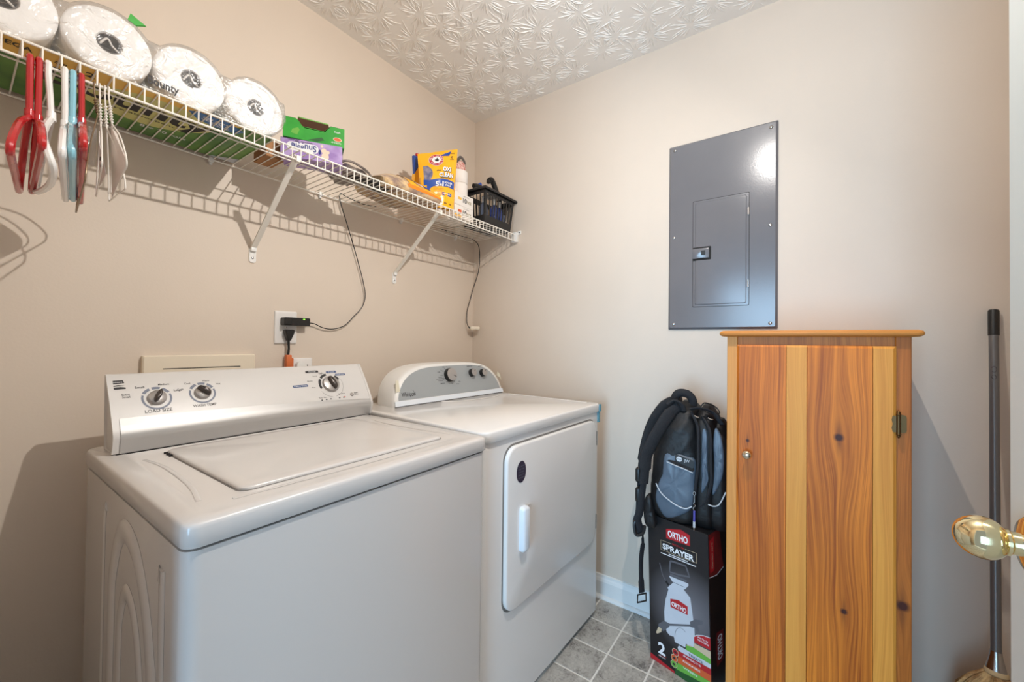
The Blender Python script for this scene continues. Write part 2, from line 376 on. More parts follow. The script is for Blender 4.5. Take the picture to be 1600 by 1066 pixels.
# stomped plaster: sprays of raised ridges
bm = NB(); rnd = random.Random(3)
def ridge(bm, x, y, a, ln, wd, h):
    c, s = math.cos(a), math.sin(a); n = 4; prev = None; bend = rnd.uniform(-.25, .25)
    for i in range(n + 1):
        t = i / n; q = ln * t; o = bend * ln * t * t
        px, py = x + c * q - s * o, y + s * q + c * o; ww = wd * (math.sin(math.pi * (0.12 + 0.85 * t)) * 0.8 + .2) * rnd.uniform(.75, 1.2); hh = h * (math.sin(math.pi * (0.1 + 0.85 * t))) * rnd.uniform(.7, 1.2)
        row = [bm.verts.new((px - s * ww, py + c * ww, H + .0004)), bm.verts.new((px, py, H - hh - .0002)), bm.verts.new((px + s * ww, py - c * ww, H + .0004))]
        if prev:
            for k in range(2): bm.faces.new((prev[k], prev[k + 1], row[k + 1], row[k]))
        prev = row
for i in range(15):
    for j in range(18):
        cx = -1.82 + (i + .5 + (.5 if j % 2 else 0)) * .122 + rnd.uniform(-.03, .03); cy = -2.22 + (j + .5) * .122 + rnd.uniform(-.03, .03)
        if cx > -.03: continue
        nr = rnd.randint(30, 42)
        for k in range(nr):
            a = 2 * math.pi * (k + rnd.uniform(-.4, .4)) / nr; r0 = rnd.uniform(.012, .032); ln = rnd.uniform(.020, .060)
            if rnd.random() < .12: ln *= 1.4
            ex, ey = cx + math.cos(a) * (r0 + ln), cy + math.sin(a) * (r0 + ln)
            if not (XW < ex < -.005 and YN < ey < -.005): continue
            ridge(bm, cx + math.cos(a) * r0, cy + math.sin(a) * r0, a + rnd.uniform(-.2, .2), ln, rnd.uniform(.0009, .0018), rnd.uniform(.0014, .0034))
pl = obj('plaster_ridges', bm, 'ceiling', ceil, ang=80); pl['kind'] = 'stuff'
# floor tiles
t0 = None; P_ = .1495
for i in range(13):
    for j in range(16):
        x = -.015 - P_ * (i + .5) + P_; y = -.96 + P_ * (j - 9 + .5)
        lo_x, hi_x = max(x - .0714, XW), min(x + .0714, 0); lo_y, hi_y = max(y - .0714, YN), min(y + .0714, 0)
        if hi_x - lo_x < .005 or hi_y - lo_y < .005: continue
        full = hi_x - lo_x > .142 and hi_y - lo_y > .142
        if full and t0: inst(t0, 'tile', floor, (x, y, 0)); continue
        bm = box(NB(), (lo_x - x, lo_y - y, -.002), (hi_x - x, hi_y - y, 0), .0006, 1); o = obj('tile', bm, 'tile', floor, smooth=False); o.location = (x, y, 0)
        if full: t0 = o
def baseboard(name, a, b, nrm):
    a = V(a); b = V(b); nn = V(nrm)
    prof = [(0, 0), (.013, 0), (.013, .072), (.010, .082), (.007, .088), (.006, .098), (0, .1)]
    bm = prism(NB(), prof, lambda u, v: a + nn * u + V((0, 0, v)), lambda u, v: b + nn * u + V((0, 0, v))); return struct(name, bm, 'trim')
baseboard('baseboard_right', (0, YN, 0), (0, 0, 0), (-1, 0, 0)); baseboard('baseboard_left', (XW, 0, 0), (-.013, 0, 0), (0, -1, 0))
baseboard('baseboard_near', (XW, YN, 0), (-.013, YN, 0), (0, 1, 0))
def shoe(a, b, nn):
    a = V(a); b = V(b); nn = V(nn); pr = [(0, 0)] + [(.014 * math.cos(t), .014 * math.sin(t)) for t in (0, .4, .8, 1.2, 1.57)]
    return struct('trim_1', prism(NB(), pr, lambda u, v: a + nn * u + V((0, 0, v)), lambda u, v: b + nn * u + V((0, 0, v))), 'trim')
shoe((-.013, YN + .013, 0), (-.013, -.013, 0), (-1, 0, 0))
# open door at the right with its egg knob
door = struct('door_1', box(NB(), (-1.775, -1.81, .012), (-.897, -1.775, 2.03), .002, 1), 'doorpaint')
bm = NB(); kc = V((-.972, -1.775, .915))
lathe(bm, [(0, .0), (.034, 0), (.036, .002), (.036, .005), (.030, .010), (.018, .012), (0.014, .0125)], kc, (0, 1, 0), 32); obj('rose', bm, 'brass', door, ang=50)
bm = NB(); lathe(bm, [(.0150, .010), (.0140, .013), (.0140, .021), (.0165, .023), (.0165, .026), (.012, .028)], kc, (0, 1, 0), 28); obj('shank', bm, 'brass', door, ang=50)
bm = NB(); o = kc + V((0, .022, 0)); prof = []
for k in range(25):
    t = math.pi * k / 24; prof.append((.0268 * math.sin(t) ** .95 * (1 + .06 * math.cos(t)), .0250 * (1 - math.cos(t))))
lathe(bm, prof, o, (0, 1, 0), 40); obj('door_knob', bm, 'brass', door, ang=80)
bm = NB(); box(bm, (-.8975, -1.803, .90), (-.8955, -1.782, .966)); obj('latch_plate', bm, 'brass', door)

# ------------------------------------------------------------------ wire shelf
DZ = 1.738; YF = -.305; LZ = 1.704; X0, X1 = -1.825, -.018
shelf = thing('wire_shelf', 'white vinyl-coated wire shelf running along the left wall above the washer and dryer', 'shelf', (X0, 0, DZ))
lx = X1 - X0
def sx(bm): return bm
for nm, y, z, r in (('front_rod', YF, 0, .0028), ('lip_rod', YF, LZ - DZ, .0030), ('middle_rod', -.215, -.0045, .0022), ('back_rod', -.010, -.0045, .0028)):
    obj(nm, cyl(NB(), (0, y, z), (lx, y, z), r, seg=8), 'wire', shelf)
wsrc = None; n = 71
for i in range(n):
    x = .012 + (lx - .024) * i / (n - 1)
    if wsrc: inst(wsrc, 'wire', shelf, (x, 0, 0)); continue
    bm = NB(); r = .0017
    tube(bm, [(0, -.006, 0), (0, YF + .002, 0), (0, YF - .0022, -.003), (0, YF - .0022, LZ - DZ - .002)], r, 6); wsrc = obj('wire', bm, 'wire', shelf); wsrc.location = (x, 0, 0)
for bx, bz in ((-1.158, 1.452), (-.562, 1.455)):
    bm = NB(); x = bx - X0; top = V((x, YF + .004, LZ - DZ + .012)); bot = V((x, -.010, bz - DZ + .022)); d = (bot - top).normalized(); s = V((1, 0, 0)); up = s.cross(d)
    hw = .0085; th = .006
    prism(bm, [(-hw, 0), (-hw, th), (-hw + .003, th + .002), (hw - .003, th + .002), (hw, th), (hw, 0)], lambda u, v: top + s * u + up * v, lambda u, v: bot + s * u + up * v)
    box(bm, (x - .006, YF - .004, LZ - DZ - .006), (x + .006, YF + .012, LZ - DZ + .014), .002)
    br = obj('brace', bm, 'wire', shelf)
    bm = NB(); prism(bm, rrect(x - .0105, bz - DZ - .026, x + .0105, bz - DZ + .026, .008, 4), lambda u, v: V((u, 0, v)), lambda u, v: V((u, -.004, v)))
    box(bm, (x - .0085, -.014, bz - DZ + .012), (x + .0085, -.002, bz - DZ + .026), .002); obj('foot_plate', bm, 'plastic_w', br)
    obj('screw', lathe(NB(), [(0.0042, 0), (.0042, .0012), (.0025, .0022), (0, .0024)], (x, -.004, bz - DZ - .010), (0, -1, 0), 12), 'steel', br)
for cx in (-1.59, -1.285, -.925, -.53, -.16):
    bm = NB(); x = cx - X0; box(bm, (x - .007, -.015, -.012), (x + .007, 0, .005), .002); box(bm, (x - .004, -.010, -.020), (x + .004, 0, -.010), .001); obj('wall_clip', bm, 'plastic_w', shelf)
bm = NB(); x1 = -X0
box(bm, (x1 - .022, YF - .012, LZ - DZ - .008), (x1, YF + .020, .012), .003); box(bm, (x1 - .005, YF - .030, .000), (x1, YF - .008, .020), .002); obj('end_bracket', bm, 'plastic_w', shelf)
obj('screw', lathe(NB(), [(0.004, 0), (.004, .001), (0, .002)], (x1 - .005, YF - .020, .010), (-1, 0, 0), 12), 'steel', shelf)

# ------------------------------------------------------------------ washer
WW = .676; WD = .675; WT = .898
wa = thing('washing_machine', 'white top-loading washer with silver-trimmed control console, left of the dryer', 'washing machine', (-1.562, -.838, 0), math.radians(.4))
bm = NB(); prism(bm, [(x, y) for x, y in rrect(0, .006, WW, WD, .022, 5)], lambda u, v: V((u, v, .02)), lambda u, v: V((u, v, .857))); obj('cabinet_body', bm, 'enamel_w', wa)
bm = NB(); prism(bm, rrect(.006, .012, WW - .006, WD - .004, .02, 4), lambda u, v: V((u, v, .85)), lambda u, v: V((u, v, .866))); obj('seam', bm, 'gap', wa)
bm = NB(); sec = [(.002, .862), (0, .864), (0, .890), (.0012, .8945), (.0048, .898)]
rr = []
for d, z in sec: rr.append([V((x, y, z)) for x, y in rrect(-.002 + d, 0 + d, WW + .002 - d, WD + .002 - d, .021 - d * .6, 6)])
# top deck with a shallow well around the lid
for d, z in ((.030, .8975), (.038, .8965)): rr.append([V((x, y, z)) for x, y in rrect(d, d, WW - d, WD - .12 - d * .1, .02, 6)])
rings(bm, rr); obj('top_deck', bm, 'enamel_w', wa, ang=50)
LX0, LX1, LY0, LY1 = .102, .592, .088, .500
bm = NB(); prism(bm, rrect(LX0 - .0028, LY0 - .0022, LX1 + .002, LY1 + .002, .021, 5), lambda u, v: V((u, v, .895)), lambda u, v: V((u, v, .8972))); obj('lid_gap', bm, 'softgap', wa, smooth=False)
bm = NB(); rr = []
for d, z in ((0, .8955), (0, .9005), (.002, .9025), (.006, .9035), (.030, .9035), (.042, .9022), (.20, .9015)): rr.append([V((x, y, z)) for x, y in rrect(LX0 + d, LY0 + d, LX1 - d, LY1 - d * .6, max(.020 - d * .08, .004), 5)])
rings(bm, rr); lid = obj('lid', bm, 'enamel_w', wa, ang=50)
bm = NB()
for side in (-1, 1):
    x = LX0 - .045 if side < 0 else LX1 + .04
    tube(bm, spline([(x, .46, .8967), (x - .01 * side, .36, .8972), (x - .004 * side, .2, .8972), (x + .012 * side, .10, .8968)], 6), .004, 8, flat=((0, 0, 1), .18))
tube(bm, spline([(LX0 - .02, .068, .8968), (.34, .060, .8972), (LX1 + .02, .068, .8968)], 8), .004, 8, flat=((0, 0, 1), .18)); obj('deck_bead', bm, 'enamel_w', wa)
bm = NB()
for k in range(3): box(bm, (LX0 - .006, LY1 - .02 - k * .017, .8962), (LX0 + .003, LY1 - .013 - k * .017, .9002))
obj('hinge_slot', bm, 'gap', wa)
# pressed arches on the left side
def sidef(y, z): return V((-.0005, y, z))
for pts, r in (([(.475, .02), (.475, .70), (.47, .80), (.46, .815)], .010), ([(.095, .02), (.095, .74), (.100, .785)], .013),
               ([(.400, .02), (.400, .60), (.385, .72), (.33, .80), (.25, .795), (.19, .74), (.150, .66), (.135, .55), (.135, .02)], .022),
               ([(.340, .02), (.340, .55), (.325, .66), (.29, .70), (.24, .675), (.205, .60), (.195, .5), (.195, .02)], .016)):
    bm = NB(); tube(bm, spline([sidef(*p) for p in pts], 6), r, 10, flat=((1, 0, 0), .22)); obj('pressed_rib', bm, 'enamel_w', wa)
# console
CX0, CX1 = .024, .690
cp = [(.640, .896), (.650, 1.066), (.645, 1.073), (.628, 1.0745), (.622, 1.071), (.600, 1.040), (.578, 1.008), (.558, .974), (.546, .952), (.541, .941), (.541, .933), (.550, .900), (.552, .896)]
bm = NB(); rr = []
def cprof(x, inset): 
    cy = sum(p[0] for p in cp) / len(cp); cz = sum(p[1] for p in cp) / len(cp)
    return [V((x, cy + (y - cy) * (1 - inset * .35), max(.896, cz + (z - cz) * (1 - inset * .35)))) for y, z in cp]
for x, i in ((CX0 + .004, .12), (CX0 + .001, .05), (CX0, 0), (CX0 + .006, 0), (CX1 - .006, 0), (CX1, 0), (CX1 - .001, .05), (CX1 - .004, .12)): rr.append(cprof(x, i))
rings(bm, rr); con = obj('console', bm, 'console_w', wa, ang=50)
bm = NB(); box(bm, (CX0 + .004, .547, .8945), (CX1 - .004, .58, .899)); obj('console_gap', bm, 'gap', con)
fa = V((0, .622, 1.071)); fb = V((0, .546, .952)); fd = (fa - fb); FL_ = fd.length; fd.normalize(); fn = V((0, -fd.z, fd.y))
def chord(v):
    """point of the gently curved console face at height v (0 foot .. 1 top)"""
    yz = [(.546, .952), (.558, .974), (.578, 1.008), (.600, 1.040), (.622, 1.071)]; t = v * 4; i = min(int(t), 3); i = max(i, 0); t -= i
    return V((0, yz[i][0] + (yz[i + 1][0] - yz[i][0]) * t, yz[i][1] + (yz[i + 1][1] - yz[i][1]) * t))
def cface(off): return lambda u, v: chord(v) + V((u, 0, 0)) + fn * off
# silver fascia: bulged band at the foot, its top edge bowed
bm = NB(); nu = 40; band = []
for i in range(nu + 1):
    u = i / nu; x = CX0 + .010 + (CX1 - CX0 - .016) * u; tp = .26 * (1 - u ** 2.4) * (1 - .1 * u) + .012
    col = [V((x, .5485, .8985)), V((x, .5395, .930)), V((x, .5385, .939)), V((x, .5405, .9465))]
    for k in range(1, 6): col.append(chord(tp * k / 5) + V((x, 0, 0)) + fn * (.003 - .002 * k / 5))
    band.append([bm.verts.new(p) for p in col])
for i in range(nu):
    for k in range(len(band[0]) - 1): bm.faces.new((band[i][k], band[i + 1][k], band[i + 1][k + 1], band[i][k + 1]))
obj('silver_fascia', bm, 'silver', con, ang=60)
bm = NB(); rr = [[p + V((dx, 0, 0)) for p in [V((0, y - s, z + s * .3)) for y, z in cp[3:12]] + [V((0, y + .006, z - .003)) for y, z in reversed(cp[3:12])]] for dx, s in ((CX0 - .003, .002), (CX0 + .007, .002))]
rings(bm, rr); obj('end_cap', bm, 'console_w', con)
bm = NB(); rr = [[p + V((dx, 0, 0)) for p in [V((0, y - s, z + s * .3)) for y, z in cp[3:12]] + [V((0, y + .006, z - .003)) for y, z in reversed(cp[3:12])]] for dx, s in ((CX1 - .006, .001), (CX1 + .002, .001))]
rings(bm, rr); obj('end_cap', bm, 'console_w', con)
sc = 1 / FL_
vs_ = lambda u: .016 if u < .3 else .002
f1 = lambda u, v: cface(.0004)(u * 1.06 + .001, (v + vs_(u)) * sc)       # print on the face in metres: u along, v up the slope
f2 = lambda u, v: cface(.0008)(u * 1.06 + .001, (v + vs_(u)) * sc)
def dial(cx, cy, ring, r, ang, dark, grip, name):
    c = f1(cx, cy); k = []
    bm = NB(); lathe(bm, [(r, 0), (r * 1.0, .004), (r * .93, .009), (r * .55, .012), (0, .0125)], c, fn, 32); kn = obj(name, bm, 'knobsilver', con, ang=50)
    dx = V((math.cos(ang), 0, 0)) + fd * math.sin(ang); px = dx.cross(fn); L = grip
    bm = NB(); rr = []
    for h, s in ((.008, 1), (.018, .97), (.0235, .86), (.0255, .6)):
        rr.append([c + fn * h + dx * (L * s * math.cos(a)) + px * (L * .36 * s * math.sin(a)) for a in [2 * math.pi * q / 20 for q in range(20)]])
    rings(bm, rr); obj('grip', bm, dark, kn, ang=50)
    bm = NB(); o = c + fn * .0262; pts = [o + dx * L * .05, o + dx * L * .62]; tube(bm, pts, .0009, 5); obj('pointer', bm, 'softblack', kn)
def ringprint(cx, cy, ro, ri, a0, a1, mname, label='printed ring'):
    bm = NB(); A = arc2d(cx, cy, ro, ro, a0, a1, 40); B_ = arc2d(cx, cy, ri, ri, a0, a1, 40); f = f1
    va = [bm.verts.new(f(*p)) for p in A]; vb = [bm.verts.new(f(*p)) for p in B_]
    for i in range(40): bm.faces.new((va[i], va[i + 1], vb[i + 1], vb[i]))
    return bm
K1 = (.098, .062); K2 = (.186, .066); K3 = (.522, .074)
dial(*K1, 0, .0185, math.radians(65), 'knobdark', .0165, 'load_size_dial'); dial(*K2, 0, .0185, math.radians(135), 'knobdark', .0175, 'wash_temperature_dial'); dial(*K3, 0, .0285, math.radians(108), 'knobdark', .0245, 'cycle_dial')
for K in (K1, K2):
    for a0, a1, ri, ro in ((-200, 20, .0235, .0275), (30, 62, .0225, .0285), (72, 105, .0225, .0285), (115, 150, .0225, .0285)): ink('dial_ring', ringprint(*K, ro, ri, a0, a1, ''), 'ringink', con)
for ro, ri, a0, a1 in ((.0385, .031, 98, 138), (.0385, .031, 146, 200), (.0385, .031, 25, 52), (.0415, .0408, -150, -96), (.0415, .0408, -80, 20)): ink('dial_ring', ringprint(*K3, ro, ri, a0, a1, ''), 'softblack', con)
for k in range(5): mark(con, 'softblack', arc2d(.480 + k * .0145 + (.0145 if k > 2 else 0), .0215 + .0005 * k, .0028, .0028, 0, 330, 11), f1, 'status_dot')
for s_, p, wd in (('Small', (.063, .089), .016), ('Medium', (.104, .094), .020), ('Large', (.131, .076), .015), ('Extra', (.040, .074), .013), ('Small', (.040, .068), .013), ('Cool', (.153, .092), .012), ('Cold', (.137, .077), .012), ('Warm', (.190, .097), .015), ('Hot', (.218, .086), .010),
    ('LOAD SIZE', (.074, .0285), .048), ('WASH TEMP', (.162, .0310), .048), ('Normal', (.473, .104), .014), ('Light', (.495, .112), .016), ('Medium', (.452, .088), .016), ('Short', (.460, .066), .011), ('Delay Start', (.472, .031), .026), ('Extra Rinse', (.538, .038), .022), ('Start', (.592, .036), .014), ('Pause', (.592, .030), .014)): word(con, 'softblack', s_, p, wd, f1, bold=.01)
for p, wd in (((.405, .072), .045), ((.520, .1135), .035), ((.548, .1025), .035)): mark(con, 'blueink', rrect(p[0], p[1], p[0] + wd, p[1] + .0075, .003, 3), f1, 'cycle_label')
mark(con, 'softblack', rrect(.455, .118, .496, .1255, .003, 3), f1, 'cycle_label')
mark(con, 'softblack', [(.020, .112), (.045, .113), (.047, .105), (.021, .1025)], f1, 'emblem')
mark(con, 'softblack', [(.022, .0930), (.030, .0955), (.040, .0955), (.048, .0940), (.048, .0900), (.036, .0898), (.022, .0900)], f1, 'emblem'); mark(con, 'softblack', [(.024, .0985), (.036, .1010), (.047, .0985), (.040, .0975), (.030, .0972)], f1, 'emblem')
for s_, p, wd in (('Heavy Duty', (.409, .0742), .037), ('Casual', (.528, .1155), .019), ('Delicate', (.553, .1045), .025), ('Normal', (.464, .120), .023), ('Kenmore', (.0215, .1062), .022)): word(con, 'whiteink', s_, p, wd, f2, .0042)
bm = NB(); lathe(bm, [(.0065, 0), (.0065, .002), (.0055, .003), (0, .0032)], f1(.583, .0335), fn, 20); obj('start_button', bm, 'knobsilver', con)
bm = NB(); lathe(bm, [(.0022, 0), (.0022, .001), (0, .0015)], f1(.5565, .0245), fn, 12); obj('indicator', bm, 'redled', con)

# ------------------------------------------------------------------ dryer
DW = .757; DD = .72; DT = .903
dr = thing('clothes_dryer', 'white front-loading dryer with grey arched control panel, right of the washer', 'dryer', (-.8765, -.812, 0), math.radians(-2.2))
bm = NB(); prism(bm, rrect(0, .004, DW, DD, .024, 6), lambda u, v: V((u, v, .022)), lambda u, v: V((u, v, .868))); obj('cabinet_body', bm, 'enamel', dr)
bm = NB(); box(bm, (-.0012, .030, .03), (.001, .0325, .862)); obj('panel_seam', bm, 'gap', dr)
bm = NB(); box(bm, (.02, .03, 0), (DW - .02, DD - .02, .03)); obj('plinth', bm, 'gap', dr)
bm = NB(); prism(bm, rrect(.005, .01, DW - .005, DD - .004, .02, 4), lambda u, v: V((u, v, .86)), lambda u, v: V((u, v, .872))); obj('seam', bm, 'gap', dr)
bm = NB(); rr = []
for d, z in ((.001, .869), (-.001, .871), (-.001, .8965), (.0003, .9005), (.004, .903)): rr.append([V((x, y, z)) for x, y in rrect(d, d - .004, DW - d, DD - d, .030 - d * .6, 6)])
rings(bm, rr); obj('top_panel', bm, 'enamel', dr, ang=50)
bm = NB(); tube(bm, spline([(.33, .535, .9028), (.365, .50, .9032), (.45, .475, .9034), (.60, .47, .9034), (DW - .035, .47, .9032), (DW - .03, .05, .9032)], 8), .0045, 8, flat=((0, 0, 1), .35)); obj('top_bead', bm, 'enamel', dr)
# door
def dface(y): return lambda u, v: V((u, y, v))
d0, d1, z0, z1 = .098, .705, .335, .840
bm = NB(); prism(bm, rrect(d0 - .006, z0 - .006, d1 + .006, z1 + .006, .05, 7), dface(.006), dface(.0032)); obj('door_seam', bm, 'softgap', dr, smooth=False)
bm = NB(); rr = []
for d, y in ((0, .006), (0, -.006), (.002, -.0085), (.007, -.010), (.2, -.0105)): rr.append([V((x, y, z)) for x, z in rrect(d0 + d, z0 + d, d1 - d, z1 - d, max(.048 - d * .2, .01), 7)])
rings(bm, rr); dd = obj('door', bm, 'enamel', dr, ang=50)
bm = NB(); hx = .160; rr = []
for d, y in ((0, -.010), (0, -.020), (.003, -.026), (.008, -.029)): rr.append([V((x, y, z)) for x, z in rrect(hx + d, .505 + d, hx + .036 - d * .7, .645 - d, .010 - d * .8, 4)])
rings(bm, rr); obj('handle', bm, 'dryer_trim', dd, ang=50)
bm = NB(); rr = []
for d, y in ((0, -.0098), (.0, -.0118), (.004, -.0108), (.014, -.0104)): rr.append([V((x, y, z)) for x, z in rrect(hx + .012 + d, .522 + d, hx + .066 - d, .640 - d, .014 - d * .5, 5)])
rings(bm, rr); obj('grip_recess', bm, 'enamel', dd, ang=40)
fs = dface(-.0109)
bm = NB(); flat(bm, arc2d(.167, .755, .025, .034, 0, 350, 35), fs); ink('round_sticker', bm, 'sticker', dd)
for k in range(5): word(dd, 'greyink', 'SLIDE TO RELEASE'[k * 3:k * 3 + 6], (.152, .771 - k * .009), .030, dface(-.0112), .0035)
for hz in (.41, .76):
    bm = NB(); box(bm, (d1 + .003, -.008, hz - .03), (d1 + .011, .006, hz + .03), .001, 1); obj('hinge', bm, 'steel', dr)
bm = NB(); box(bm, (DW - .020, -.0010, .822), (DW - .004, .0042, .8690)); box(bm, (DW - .020, -.0068, .8690), (DW - .004, -.0005, .899)); obj('blue_tape', bm, 'tapeblue', dr, label='strip of blue tape on the top corner')
# console
q0, q1 = .095, .815; yb = .545; CH = .160
q1 = DW + .004
def darch(t): return CH * max(0, 1 - abs(2 * t - 1) ** 4.0) ** .50
def dcon(t, y0, inset=0, lift=0):
    """arched outline at depth y0, sloping back with height"""
    h = darch(t); x = q0 + inset + (q1 - q0 - 2 * inset) * t
    return x, h
bm = NB(); N = 48; rr = []
def outline(inset, drop):
    pts = []
    for i in range(N + 1):
        t = .5 - .5 * math.cos(math.pi * i / N); x = q0 + inset + (q1 - q0 - 2 * inset) * t; h = max(darch(t) - drop, 0.004); pts.append((x, h))
    return pts
def slope(h, y): return y + .26 * h
for inset, drop, y in ((.03, .03, .66), (.004, .003, .66), (0, 0, .64), (0, 0, yb + .018), (.002, .001, yb + .006), (.006, .005, yb)):
    pts = outline(inset, drop); z = DT
    rr.append([V((x, slope(h, y), z + h + .001)) for x, h in pts] + [V((pts[-1][0], y, z)), V((pts[0][0], y, z))])
rings(bm, rr); dcn = obj('console', bm, 'plastic_w', dr, ang=50)
cn = V((0, -1, .26)).normalized()
def dfc(off): return lambda u, h: V((u, slope(h, yb), DT + h + .001)) + cn * off
bm = NB(); pts = [(x, h) for x, h in outline(.016, .012) if h > .022]; flat(bm, [(pts[0][0], .022)] + pts + [(pts[-1][0], .022)], dfc(.0006)); ink('grey_face', bm, 'greyface', dcn)
bm = NB(); prism(bm, [(q0 + .002, .001), (q0 + .004, .020), (q1 - .004, .020), (q1 - .002, .001)], dfc(-.001), dfc(.0035)); obj('foot_strip', bm, 'dryer_trim', dcn)
bm = NB(); box(bm, (q0 + .004, yb - .001, DT - .001), (q1 - .004, yb + .03, DT + .002)); obj('console_gap', bm, 'gap', dcn)
for nm, u, h, r in (('cycle_knob', .405, .106, .030), ('option_knob', .550, .108, .0185), ('option_knob', .625, .104, .0185)):
    c = dfc(.0006)(u, h); bm = NB(); lathe(bm, [(r * 1.02, 0), (r, .016), (r * .96, .020)], c, cn, 32); k = obj(nm, bm, 'black', dcn, ang=50)
    bm = NB(); lathe(bm, [(r * .96, .0195), (r * .93, .0215), (0, .0218)], c, cn, 32); obj('knob_face', bm, 'knobsilver', k, ang=50)
    bm = NB(); a = math.radians(-30 if r > .02 else 60); ex = V((math.cos(a), 0, 0)) + V((0, .25, .97)) * math.sin(a); tube(bm, [c + cn * .0224 + ex * r * .3, c + cn * .0224 + ex * r * .85], .0009, 5); obj('pointer', bm, 'softblack', k)
fp = dfc(.001)
word(dcn, 'softblack', 'Whirlpool', (.135, .036), .068, fp, .016, bold=.012)
for k in range(12):
    a = math.radians(100 + k * 26); r0, r1 = .035, .041 + (.012 if k in (2, 3, 4) else 0); stroke(dcn, 'softblack', [(.405 + r0 * math.cos(a), .106 + r0 * math.sin(a)), (.405 + r1 * math.cos(a), .106 + r1 * math.sin(a))], .0012, fp, 'dial_tick')
for s_, p, wd in (('AUTOMATIC', (.335, .083), .028), ('TIMED DRY', (.345, .070), .026), ('OFF', (.372, .140), .009), ('COOL', (.455, .072), .014), ('MORE DRY', (.340, .096), .020), ('NORMAL', (.338, .120), .018), ('AIR ONLY', (.440, .062), .018), ('TEMPERATURE', (.525, .138), .038), ('WRINKLE', (.605, .136), .030)): word(dcn, 'softblack', s_, p, wd, fp, .004, bold=.01)
stroke(dcn, 'softblack', [(.325, .0905), (.375, .094)], .0012, fp, 'dial_tick'); stroke(dcn, 'softblack', arc2d(.186, .047, .012, .012, 250, 460, 14), .0012, fp, 'emblem')
bm = NB()
for (u0, h0, u1, h1) in ((q0 + .001, .055, q0 + .034, .100),): prism(bm, [(u0 + .012, h0), (u1, h0 + .002), (u1, h1), (u0 + .020, h1)], dfc(.0008), dfc(.0022))
obj('packing_tape', bm, 'tapeyellow', dcn, label='yellowed clear tape wrapped round the left end')
bm = NB(); prism(bm, [(q1 - .030, .085), (q1 - .012, .075), (q1 - .002, .060), (q1 - .006, .090), (q1 - .020, .105)], dfc(.0035), dfc(.005)); obj('packing_tape', bm, 'tapeyellow', dcn)

# ------------------------------------------------------------------ pine cabinet against the right wall
cab = thing('pine_cabinet', 'tall honey-coloured pine cabinet with one plank door, standing against the right wall', 'cabinet', (-.2, -1.562, 0))
CY = 1.562
def cb(lo, hi, bev=.0015): return box(NB(), lo, hi, bev, 1)
wf = wood('pine_frame', (186, 114, 46), (142, 80, 26), 2.0); wfr = wood('pine_frame_knotty', (184, 106, 38), (134, 70, 18), 5.0, knots=((-.183, .53, .013),))
wt = wood('pine_top', (222, 158, 82), (180, 108, 44), 7.0, axis='x')
wfl = wood('pine_frame_pale', (216, 152, 78), (192, 122, 54), 3.0, amt=.7)
fx = -.19
obj('side_panel', cb((fx, .177, 0), (.19, .197, 1.186)), wf, cab); obj('side_panel', cb((fx, -.199, 0), (.19, -.179, 1.186)), wf, cab)
obj('back_panel', cb((.178, -.18, .06), (.186, .178, 1.18)), wf, cab)
obj('stile', cb((fx - .012, .172, 0), (fx + .008, .199, 1.187)), wfl, cab); obj('stile', cb((fx - .012, -.199, 0), (fx + .008, -.170, 1.187)), wfr, cab)
obj('top_rail', cb((fx - .0115, -.170, 1.160), (fx + .008, .172, 1.187)), wf, cab); obj('bottom_rail', cb((fx - .0115, -.170, .03), (fx + .008, .172, .09)), wf, cab)
bm = NB(); rr = []
for d, z in ((.007, 1.187), (.001, 1.191), (0, 1.196), (.002, 1.201), (.008, 1.204)): rr.append([V((x, y, z)) for x, y in rrect(-.221 + d, -.221 + d, .192 - d * .2, .219 - d, .012, 3)])
rings(bm, rr); obj('top_board', bm, wt, cab, ang=30)
pd = cb((fx - .006, -.1695, .092), (fx + .006, .1715, 1.159), 0); cdoor = obj('door', pd, wf, cab)
w1 = wood('pine_board_red', (212, 120, 36), (146, 70, 14), 11.0, knots=((.144, .885, .005),)); w2 = wood('pine_board_pale', (218, 150, 66), (202, 130, 52), 13.0, amt=.8)
w3 = wood('pine_board_knotty', (214, 124, 36), (146, 70, 12), 17.0, knots=((-.061, .924, .0105), (-.072, .479, .0075))); w4 = wood('pine_board_pale_straight', (220, 150, 62), (190, 116, 42), 19.0, amt=.8)
for (a, b, wm) in ((.1725, .0525, w1), (.0523, .0062, w2), (.006, -.1268, w3), (-.127, -.1705, w4)):
    bm = NB(); d = .006; hi_b = d if a > .17 else .0006; lo_b = d if b < -.17 else .0006; z0, z1 = .085, 1.163
    back = [V((fx - .005, a, z0)), V((fx - .005, a, z1)), V((fx - .005, b, z1)), V((fx - .005, b, z0))]
    mid = [p + V((-.014, 0, 0)) for p in back]
    top = [V((fx - .0235, a - hi_b, z0 + d)), V((fx - .0235, a - hi_b, z1 - d)), V((fx - .0235, b + lo_b, z1 - d)), V((fx - .0235, b + lo_b, z0 + d))]
    rings(bm, [back, mid, top]); obj('board', bm, wm, cdoor, smooth=False)
bm = NB(); lathe(bm, [(.006, 0), (.0055, .010), (.009, .014), (.0125, .019), (.012, .024), (.008, .028), (0, .029)], (fx - .0235, .144, .848), (-1, 0, 0), 24); obj('knob', bm, 'knobbrass', cdoor, ang=60)
